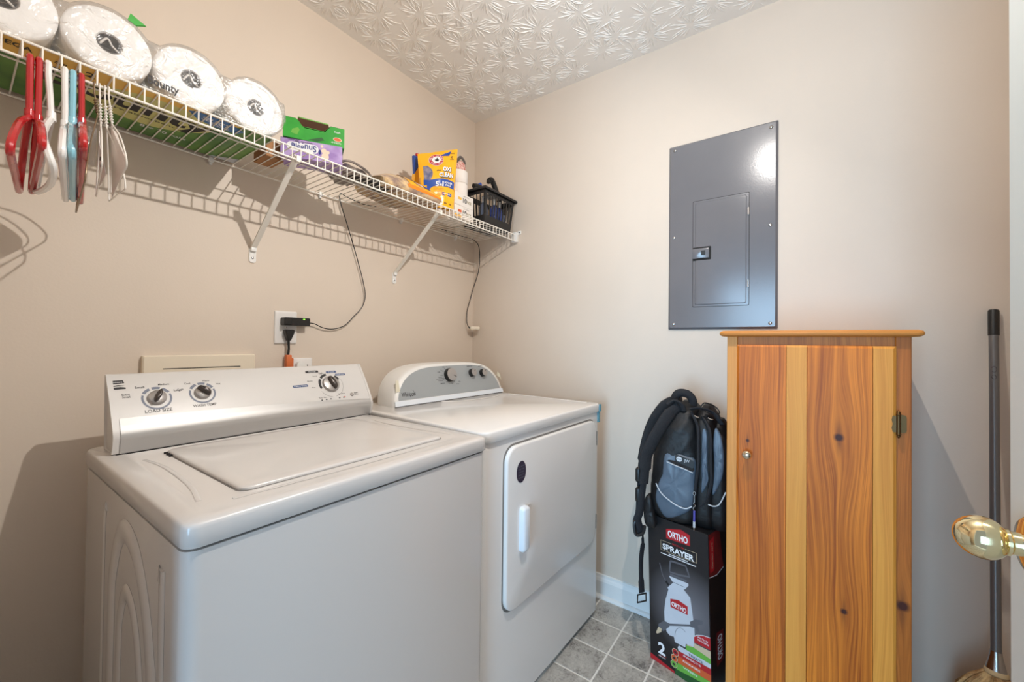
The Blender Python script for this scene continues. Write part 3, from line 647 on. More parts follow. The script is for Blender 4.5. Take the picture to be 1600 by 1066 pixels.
for hz in (.973, .25):
    bm = NB(); x = fx - .0235; cyl(bm, (x - .003, -.1735, hz - .022), (x - .003, -.1735, hz + .022), .0042, seg=12)
    for s in (-1, 1): lathe(bm, [(.0042, 0), (.0052, .002), (.0036, .005), (.0042, .007), (.0015, .011), (0, .012)], (x - .003, -.1735, hz + s * .022), (0, 0, s), 12)
    prism(bm, [(-.170, hz - .020), (-.1635, hz - .020), (-.1615, hz - .010), (-.1635, hz), (-.1615, hz + .010), (-.1635, hz + .020), (-.170, hz + .020)], lambda u, v: V((x + .0005, u, v)), lambda u, v: V((x - .0015, u, v)))
    prism(bm, rrect(-.190, hz - .022, -.172, hz + .022, .006, 3), lambda u, v: V((fx - .0115, u, v)), lambda u, v: V((fx - .0135, u, v))); box(bm, (fx - .024, -.1775, hz - .018), (fx - .012, -.1735, hz + .018)); obj('hinge', bm, 'antique', cdoor, ang=40)

# ------------------------------------------------------------------ breaker panel
pn = thing('breaker_panel', 'grey metal electrical breaker panel cover with small latched door on the right wall', 'electrical panel', (0, -1.285, 1.223))
def pf(y, z, x): return V((-x, y, z))
bm = NB(); rr = []
for d, x in ((0, 0.0005), (0, .004), (.008, .013)): rr.append([pf(y, z, x) for y, z in rrect(-.192 + d, 0 + d, .192 - d, .769 - d, .003, 2)])
rings(bm, rr); obj('cover', bm, 'panelgrey', pn, ang=20)
y0, y1, z0, z1 = -.102, .097, .089, .520
bm = NB(); prism(bm, rrect(y0, z0, y1, z1, .004, 3), lambda u, v: pf(u, v, .0125), lambda u, v: pf(u, v, .0133)); obj('door_gap', bm, 'gap', pn, smooth=False)
bm = NB(); rr = []
for d, x in ((.0018, .0125), (.0018, .0142), (.0095, .0145), (.0115, .0175), (.02, .018)): rr.append([pf(y, z, x) for y, z in rrect(y0 + d, z0 + d, y1 - d, z1 - d, max(.004, .003 + d * .2), 3)])
rings(bm, rr); pdr = obj('door', bm, 'panelgrey', pn, ang=30)
bm = NB(); prism(bm, rrect(.028, .277, .096, .330, .004, 3), lambda u, v: pf(u, v, .017), lambda u, v: pf(u, v, .0186)); obj('latch_surround', bm, 'gap', pdr, smooth=False)
bm = NB(); rr = []
for d, x in ((0, .018), (0, .0225), (.002, .024)): rr.append([pf(y, z, x) for y, z in rrect(.035 + d, .284 + d, .0955 - d, .324 - d, .003, 2)])
rings(bm, rr); obj('latch', bm, 'panelgrey', pdr, ang=30)
bm = NB(); box(bm, (-.0246, .048, .296), (-.0236, .064, .314)); obj('latch_slot', bm, 'black', pdr, smooth=False)
bm = NB()
for hz in (.171, .446):
    bm = NB(); cyl(bm, (-.0165, -.0985, hz - .014), (-.0165, -.0985, hz + .014), .0035, seg=10); obj('hinge', bm, 'steel', pdr)
for sy, sz in ((.168, .748), (-.170, .745), (.169, .382), (-.168, .382), (.169, .021), (-.169, .020)):
    bm = NB(); lathe(bm, [(.0062, 0), (.0062, .001), (.0048, .003), (.002, .0038), (0, .0039)], (-.0128, sy, sz), (-1, 0, 0), 16); sc_ = obj('screw', bm, 'steel', pn, ang=60)
    bm = NB(); box(bm, (-.0171, sy - .003, sz - .0005), (-.0164, sy + .003, sz + .0005)); obj('screw_slot', bm, 'gap', sc_, smooth=False)

# ------------------------------------------------------------------ outlets and boxes on the left wall
ot = thing('wall_outlet', 'white wall outlet plate above the washer holding a black adapter', 'outlet', (-1.044, 0, 1.206))
def of_(d): return lambda u, v: V((u, -d, v))
bm = NB(); rr = []
for d, y in ((0, .0005), (0, .003), (.002, .0055), (.006, .0065)): rr.append([V((x, -y, z)) for x, z in rrect(-.0395 + d, -.060 + d, .0395 - d, .060 - d, .004, 3)])
rings(bm, rr); obj('cover_plate', bm, 'outlet', ot, ang=40)
for s in (-1, 1):
    bm = NB(); prism(bm, rrect(-.017, s * .0195 - .0145, .017, s * .0195 + .0145, .010, 4), of_(.0060), of_(.0078)); sk = obj('socket', bm, 'plastic_w', ot)
    for dx in (-.0065, .0065): obj('socket_slot', box(NB(), (dx - .001, -.0081, s * .0195 - .002), (dx + .001, -.0076, s * .0195 + .006)), 'gap', sk, smooth=False)
obj('screw', lathe(NB(), [(.0032, 0), (.0032, .0006), (0, .001)], (0, -.0064, 0), (0, -1, 0), 10), 'steel', ot)
ad = thing('power_adapter', 'black plug-in power adapter with green light in the upper socket', 'adapter', (-1.018, -.02, 1.228))
bm = NB(); prism(bm, rrect(-.046, -.0145, .046, .0145, .004, 3), lambda u, v: V((u, .0118, v)), lambda u, v: V((u, -.017, v))); box(bm, (-.047, -.019, -.0135), (-.020, .0118, .0135), .002, 1); obj('adapter_body', bm, 'black', ad)
obj('indicator_light', box(NB(), (.020, -.0176, .008), (.027, -.0168, .011)), 'led', ad, smooth=False)
bm = NB(); W = lambda p: V(p) - V((-1.018, -.02, 1.228))
cord = spline([(-.974, -.018, 1.226), (-.945, -.016, 1.224), (-.915, -.014, 1.212), (-.885, -.012, 1.206), (-.855, -.012, 1.208), (-.82, -.012, 1.220), (-.795, -.012, 1.240), (-.775, -.012, 1.262), (-.745, -.012, 1.292), (-.727, -.012, 1.322), (-.722, -.013, 1.365), (-.738, -.014, 1.43), (-.772, -.015, 1.53), (-.810, -.017, 1.63), (-.842, -.019, 1.71), (-.853, -.020, 1.745), (-.847, -.023, 1.758), (-.828, -.026, 1.752), (-.79, -.032, 1.7435), (-.74, -.028, 1.7425), (-.70, -.05, 1.7425)], 8)
tube(bm, [W(p) for p in cord], .0019, 8); obj('cord', bm, 'black', ad)
pg = thing('black_plug', 'black angled plug with orange extension cord in the lower socket', 'plug', (-1.041, -.02, 1.178))
bm = NB(); rr = []
for z, hw, dp in ((.020, .013, .010), (.017, .0165, .0125), (.006, .015, .0125), (-.012, .008, .010), (-.020, .006, .008)): rr.append([V((x, -.001 + y, z)) for x, y in rrect(-hw, -dp, hw, .0115, .004, 3)])
rings(bm, rr); obj('plug_body', bm, 'black', pg)
bm = NB(); tube(bm, [(0, 0, -.018), (.001, 0, -.05), (0, .002, -.075)], .0042, 10); obj('cord', bm, 'black', pg)
bm = NB(); box(bm, (-.0095, -.009, -.118), (.0095, .011, -.072), .003, 2); cyl(bm, (0, .001, -.11), (.002, .002, -.17), .006, seg=12); box(bm, (.009, -.004, -.122), (.018, .009, -.084), .002, 1); obj('orange_connector', bm, 'cordorange', pg)
o2 = thing('lower_outlet', 'white outlet plate half hidden behind the washer console', 'outlet', (-.985, 0, 1.035))
bm = NB(); rr = []
for d, y in ((0, .0005), (0, .003), (.002, .0055), (.006, .0065)): rr.append([V((x, -y, z)) for x, z in rrect(-.041 + d, -.059 + d, .041 - d, .058 - d, .004, 3)])
rings(bm, rr); obj('cover_plate', bm, 'outlet', o2, ang=40)
bm = NB(); prism(bm, arc2d(-.010, .030, .016, .016, 0, 340, 17), of_(.006), of_(.024)); obj('plug', bm, 'plastic_w', o2)
for dx in (.008, .020): obj('socket_slot', box(NB(), (dx, -.0075, .022), (dx + .003, -.0062, .032)), 'gap', o2, smooth=False)
wb = thing('washer_supply_box', 'cream plastic washer hookup box on the wall behind the washer', 'outlet box', (-1.295, 0, 1.0))
bm = NB(); rr = []
for d, y in ((0, .0005), (0, .016), (.003, .020), (.02, .0203)): rr.append([V((x, -y, z)) for x, z in rrect(-.145 + d, -.10 + d, .145 - d, .111 - d * 1.2, .004, 3)])
rings(bm, rr); obj('face_frame', bm, 'boxcream', wb, ang=30)
bm = NB(); box(bm, (-.10, -.0208, .0700), (.10, -.0195, .0725)); obj('slot', bm, 'gap', wb, smooth=False)
# white splitter stuck in the corner, on its own cable from the shelf
sp = thing('cable_splitter', 'small white cable box in the wall corner hanging on a black cable', 'cable box', (-.040, -.045, 1.240))
rz = Matrix.Rotation(math.radians(-40), 3, 'Z')
bm = NB(); box(bm, (-.024, -.017, -.010), (.030, .017, .008), .003, 2)
bmesh.ops.transform(bm, matrix=rz.to_4x4(), verts=bm.verts); obj('splitter_body', bm, 'boxcream', sp)
bm = NB()
for k, q in enumerate((-.007, .008)):
    bm = NB(); box(bm, (-.0275, q - .004, -.004), (-.0235, q + .004, .005)); bmesh.ops.transform(bm, matrix=rz.to_4x4(), verts=bm.verts); obj('port', bm, 'black', sp, smooth=False)
W = lambda p: V(p) - V((-.040, -.045, 1.240))
cord = spline([(-.0630, -.0280, 1.2410), (-.072, -.024, 1.258), (-.075, -.020, 1.285), (-.070, -.020, 1.34), (-.058, -.030, 1.40), (-.042, -.040, 1.47), (-.030, -.058, 1.54), (-.028, -.068, 1.60), (-.028, -.070, 1.66), (-.032, -.062, 1.71), (-.045, -.045, 1.735), (-.07, -.03, 1.747), (-.14, -.03, 1.7425), (-.30, -.035, 1.7425)], 8)

bm = NB(); tube(bm, [W(p) for p in cord], .0024, 8); obj('cable', bm, 'black', sp)

# ------------------------------------------------------------------ broom
br0, br1 = V((-.0135, -1.996, 1.272)), V((-.178, -1.955, .372)); bd = (br1 - br0).normalized()
bro = thing('broom', 'straw broom with dark grey pole leaning on the right wall beside the door', 'broom', (br1.x, br1.y, 0))
bm = NB(); cyl(bm, br0 + bd * .05, br1, .0098, seg=20); obj('pole', bm, 'broomgrey', bro, world=True)
bm = NB(); lathe(bm, [(.009, 0), (.0108, .002), (.0112, .006), (.0112, .075), (.0095, .076)], br0, bd, 20); obj('grip_cap', bm, 'black', bro, world=True)
bx_, by_ = frame(bd); tc_ = (CAM - (br0 + bd * .2)); tc_ = (tc_ - bd * tc_.dot(bd)).normalized(); sd_ = bd.cross(tc_)
def polef(u, v): a = u / .0099; return br0 + bd * v + (tc_ * math.cos(a) + sd_ * math.sin(a)) * .00995
m0 = .175
for rr_ in ((.0045, .0040),):
    bm = NB(); A = arc2d(0, m0, .0052, .009, 40, 330, 24); B_ = arc2d(0, m0, .0042, .0076, 40, 330, 24); va = [bm.verts.new(polef(*p)) for p in A]; vb = [bm.verts.new(polef(*p)) for p in B_]
    for i in range(24): bm.faces.new((va[i], va[i + 1], vb[i + 1], vb[i]))
    ink('pole_emblem', bm, 'softblack', bro, world=True)
ink('pole_emblem', flat(NB(), arc2d(0, m0 + .022, .0048, .006, 0, 345, 16), polef), 'softblack', bro, world=True)
bm = NB(); lathe(bm, [(.0105, -.006), (.0115, .004), (.016, .026), (.0195, .040)], br1, bd, 24); obj('ferrule', bm, 'steel', bro, world=True)
bm = NB(); lathe(bm, [(.0195, .038), (.0215, .041), (.0218, .048), (.019, .051)], br1, bd, 24); obj('binding', bm, 'bristle', bro, world=True)
rnd = random.Random(5); bm = NB(); hub = br1 + bd * .045
for k in range(700):
    a = rnd.uniform(0, 2 * math.pi); q = math.sqrt(rnd.random()); s = V((0.42, .91, 0)); t2 = V((-.91, .42, 0))
    st = hub + (s * math.cos(a) + t2 * math.sin(a)) * .017 * q; wx = math.cos(a) * q; wy = math.sin(a) * q
    end = V((br1.x - .04, br1.y + .012, .012)) + s * wx * .115 + t2 * wy * .05 + V((0, 0, rnd.uniform(0, .02)))
    end.x = min(end.x, -.02); mid = st.lerp(end, .28) + (s * wx * .028 + t2 * wy * .022) + V((0, 0, .018))
    tube(bm, [st, st.lerp(mid, .55) + V((0, 0, .006)), mid, st.lerp(end, .65) + s * wx * .012, end], [.0010, .0012, .0012, .0011, .0007], 4)
bri = obj('bristles', bm, mat('broom_straw', (206, 172, 120), .75, rgb2=(150, 110, 66), vscale=60), bro, world=True); bri['kind'] = 'stuff'

# ------------------------------------------------------------------ sprayer carton on the floor
A0 = V((-.2339, -1.0952, 0)); E1 = V((-.25303, -.96746, 0)); E2 = V((.96746, -.25303, 0)); NF = V((-.96746, .25303, 0))
BH = .528; BW = .222; BD = .185
sb = thing('sprayer_box', 'tall black carton printed with a red and white garden sprayer, between dryer and cabinet', 'box', tuple(A0))
def bf(o): return lambda u, v: A0 + E1 * (u - .03 * v) + V((0, 0, v)) + NF * o
def bs(o): return lambda u, v: A0 + E1 * (BW - .03 * v + o) + E2 * u + V((0, 0, v))
bm = NB(); q = [bf(0)(0, 0), bf(0)(BW, 0), bf(-BD)(BW, 0), bf(-BD)(0, 0)]; q2 = [bf(0)(0, BH), bf(0)(BW, BH), bf(-BD)(BW, BH), bf(-BD)(0, BH)]
rings(bm, [q, q2]); bmesh.ops.bevel(bm, geom=bm.edges[:], offset=.0012, segments=1, affect='EDGES'); obj('carton', bm, 'carton', sb, world=True, smooth=False)
def pm(m, poly, o=.0004, nm='printed_panel'): return mark(sb, m, poly, bf(o), nm, True)
def pw(m, s, p, wd, h, o=.0008, bold=.012): return word(sb, m, s, p, wd, bf(o), h, None, bold, True)
# soft grey glow printed behind the picture, built from nested ellipses of ink

gm = mat('carton_grey_glow', (30, 28, 30), .35); gn = gm.node_tree; tc = gn.nodes.new('ShaderNodeTexCoord'); mp = gn.nodes.new('ShaderNodeVectorMath'); mp.operation = 'DISTANCE'; gn.links.new(tc.outputs['Object'], mp.inputs[0])
gc = bf(0)(.150, .235) - A0; mp.inputs[1].default_value = gc; cr = gn.nodes.new('ShaderNodeValToRGB'); gn.links.new(mth(gm, 'MULTIPLY', mp.outputs['Value'], 6.2), cr.inputs[0]); cr.color_ramp.elements[0].color = lin((118, 116, 122)) + (1,); cr.color_ramp.elements[1].color = lin((30, 28, 30)) + (1,); gn.links.new(cr.outputs[0], gn.nodes['Principled BSDF'].inputs['Base Color'])
mark(sb, gm, [(.004, .06), (.2195, .06), (.2195, .405), (.004, .405)], bf(.0002), 'printed_backdrop', True)
pm('maroon', [(.072, .4605), (.072, .4955), (.1285, .513), (.161, .5045), (.161, .4665)], .0004); pm('redink', [(.0735, .4625), (.0735, .4945), (.1285, .511), (.1595, .503), (.1595, .468)], .0006); pw('whiteink', 'ORTHO', (.0795, .4715), .073, .0225, .0009, .03)
for a, b in (((.0515, .4475), (.0515, .4138)), ((.0515, .4138), (.182, .4190)), ((.182, .4190), (.182, .4520)), ((.182, .4520), (.1415, .4504)), ((.0515, .4475), (.093, .4490))): stroke(sb, 'tan', [a, b], .0011, bf(.0005), 'printed_line', True)
pw('whiteink', 'SPRAYER', (.0585, .4205), .1150, .0195, .0008, .035); pw('redink', 'MULTI-USE', (.0955, .4475), .043, .0055)
stroke(sb, 'whiteink', [(.0508, .4018), (.1794, .4066)], .0028, bf(.0006), 'printed_line', True); stroke(sb, 'whiteink', [(.0816, .4092), (.1509, .4117)], .0026, bf(.0006), 'printed_line', True)
hand = [(.0875, .3871), (.115, .391), (.1431, .3933), (.149, .380), (.1557, .3618), (.120, .352), (.0848, .3470), (.0837, .3620), (.0875, .3871)]
stroke(sb, 'charcoalink', hand, .0062, bf(.0006), 'printed_handle', True); pm('charcoalink', [(.0825, .333), (.0855, .3425), (.1455, .3465), (.1455, .3375)], .0005)
stroke(sb, 'charcoalink', spline([(.0448, .3631, 0), (.050, .345, 0), (.0555, .3258, 0), (.067, .309, 0), (.0776, .2987, 0)], 4), .0035, bf(.0005), 'printed_hose', True); stroke(sb, 'black', [(.0675, .3085), (.0785, .2975)], .0085, bf(.0007), 'printed_hose', True)
pm('bottle', [(.0799, .3322), (.1507, .3369), (.1514, .3301), (.1397, .3133), (.1342, .3092), (.157, .2918), (.163, .245), (.1690, .197), (.1700, .16), (.1648, .1321), (.1376, .1274), (.1358, .114), (.115, .1120), (.0973, .1106), (.0947, .1268), (.078, .123), (.067, .130), (.0628, .1480), (.0601, .1677), (.0591, .196), (.065, .24), (.0772, .2823), (.0741, .2882), (.0953, .3142)], .0005, 'printed_bottle')
stroke(sb, 'greyink', arc2d(.124, .128, .026, .044, 60, 175, 12), .0018, bf(.0007), 'printed_line', True)
stroke(sb, 'greyink', [(.092, .3165), (.138, .3185)], .0020, bf(.0007), 'printed_line', True)
pm('redink', [(.0838, .2251), (.0838, .2536), (.1143, .2635), (.1473, .2577), (.1466, .2293)], .0008); pw('whiteink', 'ORTHO', (.0885, .2325), .0535, .0155, .0011, .03)
pm('charcoalink', [(.0646, .1572), (.1637, .2061), (.1635, .2000), (.0644, .1493)], .0007, 'printed_wand'); pm('charcoalink', [(.0356, .1402), (.0584, .1639), (.0802, .1641), (.0785, .1532), (.0544, .1244), (.0352, .1255)], .0008, 'printed_wand'); pm('tan', [(.025, .1039), (.0353, .1299), (.0481, .1296), (.0463, .117), (.0299, .1022)], .0009, 'printed_nozzle')
pm('charcoalink', [(.1539, .2104), (.1726, .2285), (.1976, .2376), (.1973, .2241), (.1806, .2125), (.1857, .1964), (.1801, .192), (.1691, .1982), (.1549, .1932)], .0008, 'printed_wand')
pw('whiteink', '2', (.0325, .0385), .028, .040, .0006, .03); pm('maroon', [(.0315, .0285), (.0640, .0395), (.0640, .0345), (.0315, .0235)], .0005); pw('whiteink', 'GALLON', (.034, .0275), .026, .004, .0008)
pm('redink', [(.0005, .0192), (.0935, .0081), (.0933, .0005), (.0005, .0005)], .0004)
pm('greenink', [(.1389, .1227), (.1647, .1307), (.2215, .1251), (.2215, .1092), (.1371, .1079)], .0004); pm('tan', [(.150, .140), (.1700, .146), (.2215, .150), (.2215, .1251), (.1647, .1307), (.1389, .1227)], .0003)
pm('redink', [(.167, .1686), (.177, .1782), (.1991, .1892), (.2215, .1942), (.2215, .1543), (.1666, .1494)], .0006); stroke(sb, 'whiteink', [(.167, .1686), (.177, .1782), (.1991, .1892), (.2215, .1942)], .0018, bf(.0008), 'printed_line', True); pw('whiteink', 'EASY TO USE', (.178, .172), .036, .0055); pw('whiteink', 'MULTI-PURPOSE', (.180, .1635), .036, .0050)
pm('bottle', [(.1075, .0976), (.1122, .1073), (.2215, .1092), (.2215, .0947), (.1103, .0885)], .0007); pw('softblack', 'TREATS:', (.146, .0945), .051, .0075, .0011, .02)
pm('redink', [(.1103, .0881), (.2215, .0947), (.2215, .0735), (.1084, .0703)], .0006); pm('orangeink', [(.1084, .0703), (.2215, .0735), (.2210, .052), (.1064, .0454)], .0006); pm('greenink', [(.1064, .0454), (.2210, .0515), (.2205, .0351), (.1013, .020)], .0006); pm('dkgreenink', [(.0983, .0195), (.1013, .0200), (.2205, .0351), (.2200, .0010), (.0963, .0005)], .0005)
for s_, p, wd in (('INSECTS', (.128, .080), .060), ('DISEASES', (.126, .061), .060), ('WEEDS', (.126, .0390), .050)): pw('whiteink', s_, p, wd, .006, .0011)
for (cx, cy), m_ in (((.099, .0764), 'redink'), ((.0945, .0542), 'orangeink'), ((.0926, .0328), 'greenink')):
    pm('tan', arc2d(cx, cy, .0125, .0125, 0, 345, 20), .0010, 'printed_disc'); pm(m_, arc2d(cx, cy, .0105, .0105, 0, 345, 20), .0013, 'printed_disc'); pm('softblack', arc2d(cx, cy, .005, .004, 0, 330, 10), .0016, 'printed_disc')
sf = bs(.0004)
mark(sb, 'maroon', [(.002, .526), (.086, .526), (.110, .390), (.060, .379), (.002, .3891)], sf, 'printed_panel', True); stroke(sb, 'whiteink', [(.001, .3877), (.0564, .3779), (.110, .3876)], .0025, bs(.0007), 'printed_line', True)
mark(sb, 'redink', [(.008, .505), (.040, .512), (.040, .400), (.008, .398)], bs(.0006), 'printed_panel', True)
word(sb, 'tan', 'Garden care', (.030, .41), .085, bs(.0009), .010, (-1, 0), .01, True)
mark(sb, 'maroon', [(.045, .078), (.036, .1416), (.045, .190), (.097, .1816), (.097, .0843)], bs(.0004), 'printed_panel', True); word(sb, 'whiteink', 'ORTHO', (.085, .095), .080, bs(.0008), .034, (-1, 0), .02, True)

# ------------------------------------------------------------------ backpack on the carton
bp = thing('backpack', 'black and slate-blue backpack with silver piping slumped on the black sprayer carton', 'backpack', (-.16, -1.21, BH))
BX = -.158
def lerp_tab(tab, z):
    if z <= tab[0][0]: return tab[0][1]
    for (a, b), (c, d) in zip(tab, tab[1:]):
        if z <= c: t = (z - a) / (c - a); t = t * t * (3 - 2 * t) * .4 + t * .6; return b + (d - b) * t
    return tab[-1][1]
def lobe(tb, tf, tx, zs, ex=3.0, xc=BX, wr=.0045, seed=0):
    rr = []
    for z in zs:
        yb_, yf_, hx_ = lerp_tab(tb, z), lerp_tab(tf, z), lerp_tab(tx, z); ring = []
        for k in range(72):
            a = 2 * math.pi * k / 72; c, s = math.cos(a), math.sin(a)
            p = V((xc + hx_ * math.copysign(abs(c) ** (2 / ex), c), (yb_ + yf_) / 2 + (yb_ - yf_) / 2 * math.copysign(abs(s) ** (2 / ex), s), z))
            nn = (mnoise.noise(V((p.x * 14, (p.y + p.z * .7) * 30, p.z * 16)) + V((seed, 0, 0))) + .5 * mnoise.noise(V((p.x * 30, (p.y - p.z) * 46, p.z * 24)) + V((seed, 5, 0)))) * wr; ring.append(p + V((c, s, 0)) * nn)
        rr.append(ring)
    bm = NB(); rings(bm, rr); return bm
zs = [BH + .001, BH + .006, BH + .02] + [BH + .02 + (.93 - BH - .02) * i / 44 for i in range(1, 45)] + [.940, .948, .953]
TB = [(BH, -1.100), (.56, -1.082), (.64, -1.084), (.72, -1.090), (.76, -1.094), (.86, -1.114), (.926, -1.158), (.953, -1.190)]
TF1 = [(BH, -1.262), (.60, -1.268), (.80, -1.272), (.88, -1.265), (.93, -1.245), (.953, -1.225)]
TX1 = [(BH, .090), (.54, .110), (.60, .117), (.75, .116), (.86, .110), (.92, .085), (.953, .030)]
obj('main_compartment', lobe(TB, TF1, TX1, zs), 'nylon', bp, world=True, ang=80)
z2 = [BH + .001, BH + .008] + [BH + .02 + (.925 - BH - .02) * i / 16 for i in range(17)] + [.938, .945]
obj('middle_compartment', lobe([(BH, -1.235), (.9, -1.235), (.945, -1.262)], [(BH, -1.310), (.62, -1.316), (.82, -1.318), (.90, -1.306), (.945, -1.285)], [(BH, .085), (.56, .108), (.75, .112), (.86, .104), (.92, .075), (.945, .03)], z2, seed=4), 'nylon', bp, world=True, ang=80)
z3 = [BH + .001, BH + .008] + [BH + .02 + (.87 - BH - .02) * i / 14 for i in range(15)] + [.888, .898]
obj('front_pocket', lobe([(BH, -1.28), (.898, -1.29)], [(BH, -1.346), (.60, -1.352), (.80, -1.352), (.86, -1.346), (.898, -1.322)], [(BH, .075), (.56, .098), (.72, .104), (.84, .090), (.898, .03)], z3, seed=9), 'nylon', bp, world=True, ang=80)
def patch(poly, x0, h, xin=.012, n=4):
    P = spline([(0, a, b) for a, b in poly], n, closed=True); c = sum(P, V()) / len(P); bm = NB(); rr = []
    for s, d in ((1.0, -xin), (.995, 0), (.93, .35 * h), (.75, .75 * h), (.5, .95 * h), (.2, h)):
        rr.append([V((x0 - d + mnoise.noise(V((p.y, p.z, 3)) * 35) * .003 * (1 if d > 0 else 0), c.y + (p.y - c.y) * s, c.z + (p.z - c.z) * s)) for p in P])
    rings(bm, rr); return bm
sp_ = obj('side_pocket', patch([(-1.152, .772), (-1.19, .778), (-1.225, .772), (-1.250, .762), (-1.250, .70), (-1.243, .605), (-1.205, .565), (-1.159, .545), (-1.135, .568), (-1.120, .604), (-1.128, .655), (-1.143, .700)], -.272, .010), 'slate', bp, world=True, ang=80)
obj('pocket_opening', patch([(-1.163, .752), (-1.20, .752), (-1.245, .742), (-1.246, .728), (-1.22, .7345), (-1.19, .741)], -.2830, .001, .004), 'gap', sp_, world=True)
obj('piping', tube(NB(), spline([(-.275, -1.122, .660), (-.281, -1.141, .632), (-.285, -1.176, .610), (-.285, -1.204, .599), (-.283, -1.225, .597), (-.278, -1.243, .607)], 6), .0020, 8), 'piping', sp_, world=True)
obj('piping', tube(NB(), spline([(-.280, -1.160, .745), (-.285, -1.189, .739), (-.285, -1.219, .732), (-.281, -1.246, .723)], 6), .0018, 8), 'piping', sp_, world=True)
lgf = lambda u, v: V((-.2885, -u, v))
mark(sp_, 'black', rrect(1.188, .750, 1.250, .776, .008, 3), lambda u, v: V((-.2852, -u, v - .25 * (u - 1.2))), 'pocket_badge', True)
mark(sp_, 'piping', arc2d(1.203, .764, .0095, .0085, 0, 345, 18), lgf, 'pocket_badge', True); stroke(sp_, 'softblack', [(1.196, .764), (1.210, .764)], .002, lambda u, v: V((-.2889, -u, v)), 'pocket_badge', True); word(sp_, 'piping', 'JW', (1.219, .757), .018, lgf, .010, None, .01, True)
obj('slate_panel', patch([(-1.274, .872), (-1.286, .862), (-1.289, .807), (-1.289, .752), (-1.291, .70), (-1.272, .657), (-1.272, .705), (-1.271, .749), (-1.272, .817)], -.2700, .004), 'slate', bp, world=True, ang=80)
obj('slate_panel', patch([(-1.311, .880), (-1.328, .855), (-1.336, .802), (-1.337, .762), (-1.331, .712), (-1.305, .655), (-1.308, .713), (-1.309, .762), (-1.306, .822)], -.2640, .004), 'slate', bp, world=True, ang=80)
obj('piping', tube(NB(), spline([(-.262, -1.290, .621), (-.266, -1.309, .620), (-.266, -1.326, .632), (-.258, -1.343, .672)], 6), .0020, 8), 'piping', bp, world=True)
for pts in ([(-.250, -1.234, .925), (-.268, -1.258, .880), (-.276, -1.262, .816), (-.278, -1.262, .750), (-.276, -1.254, .673), (-.270, -1.248, .600)], [(-.240, -1.268, .911), (-.262, -1.290, .883), (-.268, -1.298, .847), (-.272, -1.300, .754), (-.272, -1.301, .697), (-.264, -1.285, .635), (-.262, -1.266, .610)]):
    obj('zipper', tube(NB(), spline(pts, 8), .0052, 8), 'webbing', bp, world=True)
fv = (.80, .60, 0)
obj('shoulder_strap', tube(NB(), spline([(-.245, -1.190, .940), (-.262, -1.166, .915), (-.280, -1.140, .868), (-.285, -1.108, .802), (-.283, -1.088, .753), (-.280, -1.083, .700), (-.275, -1.078, .650)], 8), [.019] * 8 + [.023] * 32 + [.017] * 9, 12, flat=(fv, .34)), 'mesh', bp, world=True, ang=80)
obj('shoulder_strap', tube(NB(), spline([(-.150, -1.180, .945), (-.180, -1.140, .942), (-.190, -1.100, .890), (-.190, -1.075, .835), (-.190, -1.058, .770), (-.200, -1.050, .707), (-.215, -1.048, .640)], 8), [.018] * 10 + [.021] * 30 + [.016] * 9, 12, flat=(fv, .34)), 'mesh', bp, world=True, ang=80)
obj('webbing', tube(NB(), spline([(-.275, -1.078, .66), (-.277, -1.072, .60), (-.276, -1.066, .54), (-.272, -1.058, .512), (-.262, -1.062, .480), (-.255, -1.070, .470)], 6), .012, 8, flat=(fv, .18)), 'webbing', bp, world=True)
obj('webbing', tube(NB(), spline([(-.215, -1.048, .65), (-.235, -1.050, .59), (-.252, -1.052, .53), (-.262, -1.046, .500), (-.262, -1.052, .462), (-.255, -1.066, .470)], 6), .012, 8, flat=(fv, .18)), 'webbing', bp, world=True)
for z, r in ((.672, .014), (.598, .013)): obj('strap_adjuster', box(NB(), (-.262, -1.062, z - .030), (-.222, -1.040, z + .026), .009, 3), 'black', bp, world=True)
obj('hip_strap', tube(NB(), spline([(-.255, -1.070, .470), (-.256, -1.070, .44), (-.252, -1.069, .415), (-.250, -1.063, .36), (-.250, -1.063, .30), (-.250, -1.066, .235)], 6), [.004] * 6 + [.006] * 6 + [.010] * 14 + [.0125] * 5, 8, flat=((.6, .8, 0), .16)), 'webbing', bp, world=True)
bm = NB(); c = V((-.250, -1.0665, .216)); uu = V((.80, -.60, 0)); pts = [c + uu * a + V((0, 0, b)) for a, b in ((-.018, .014), (.018, .014), (.019, -.014), (-.019, -.014))]
tube(bm, pts, .0030, 8, closed=True); obj('ladder_buckle', bm, 'black', bp, world=True)
bm = NB(); tube(bm, spline([(-.262, -1.052, .505), (-.268, -1.042, .490), (-.268, -1.050, .452), (-.262, -1.072, .462), (-.260, -1.078, .49)], 6), .006, 8); obj('side_release_buckle', bm, 'black', bp, world=True)
obj('hip_pad', patch([(-1.082, .60), (-1.100, .60), (-1.112, .55), (-1.118, .50), (-1.100, .487), (-1.080, .50), (-1.074, .55)], -.262, .010, .03), 'nylon', bp, world=True, ang=80)
obj('grab_handle', tube(NB(), spline([(-.200, -1.165, .945), (-.205, -1.172, .972), (-.205, -1.188, .984), (-.200, -1.212, .980), (-.195, -1.226, .962), (-.190, -1.228, .940)], 8), .015, 12, flat=((1, 0, .1), .55)), 'mesh', bp, world=True, ang=80)
bm = NB(); tube(bm, spline([(-.262, -1.158, .945), (-.258, -1.178, .960), (-.252, -1.200, .950), (-.240, -1.206, .925)], 6), .011, 10, flat=((.3, 0, 1), .5)); obj('strap_yoke', bm, 'mesh', bp, world=True)
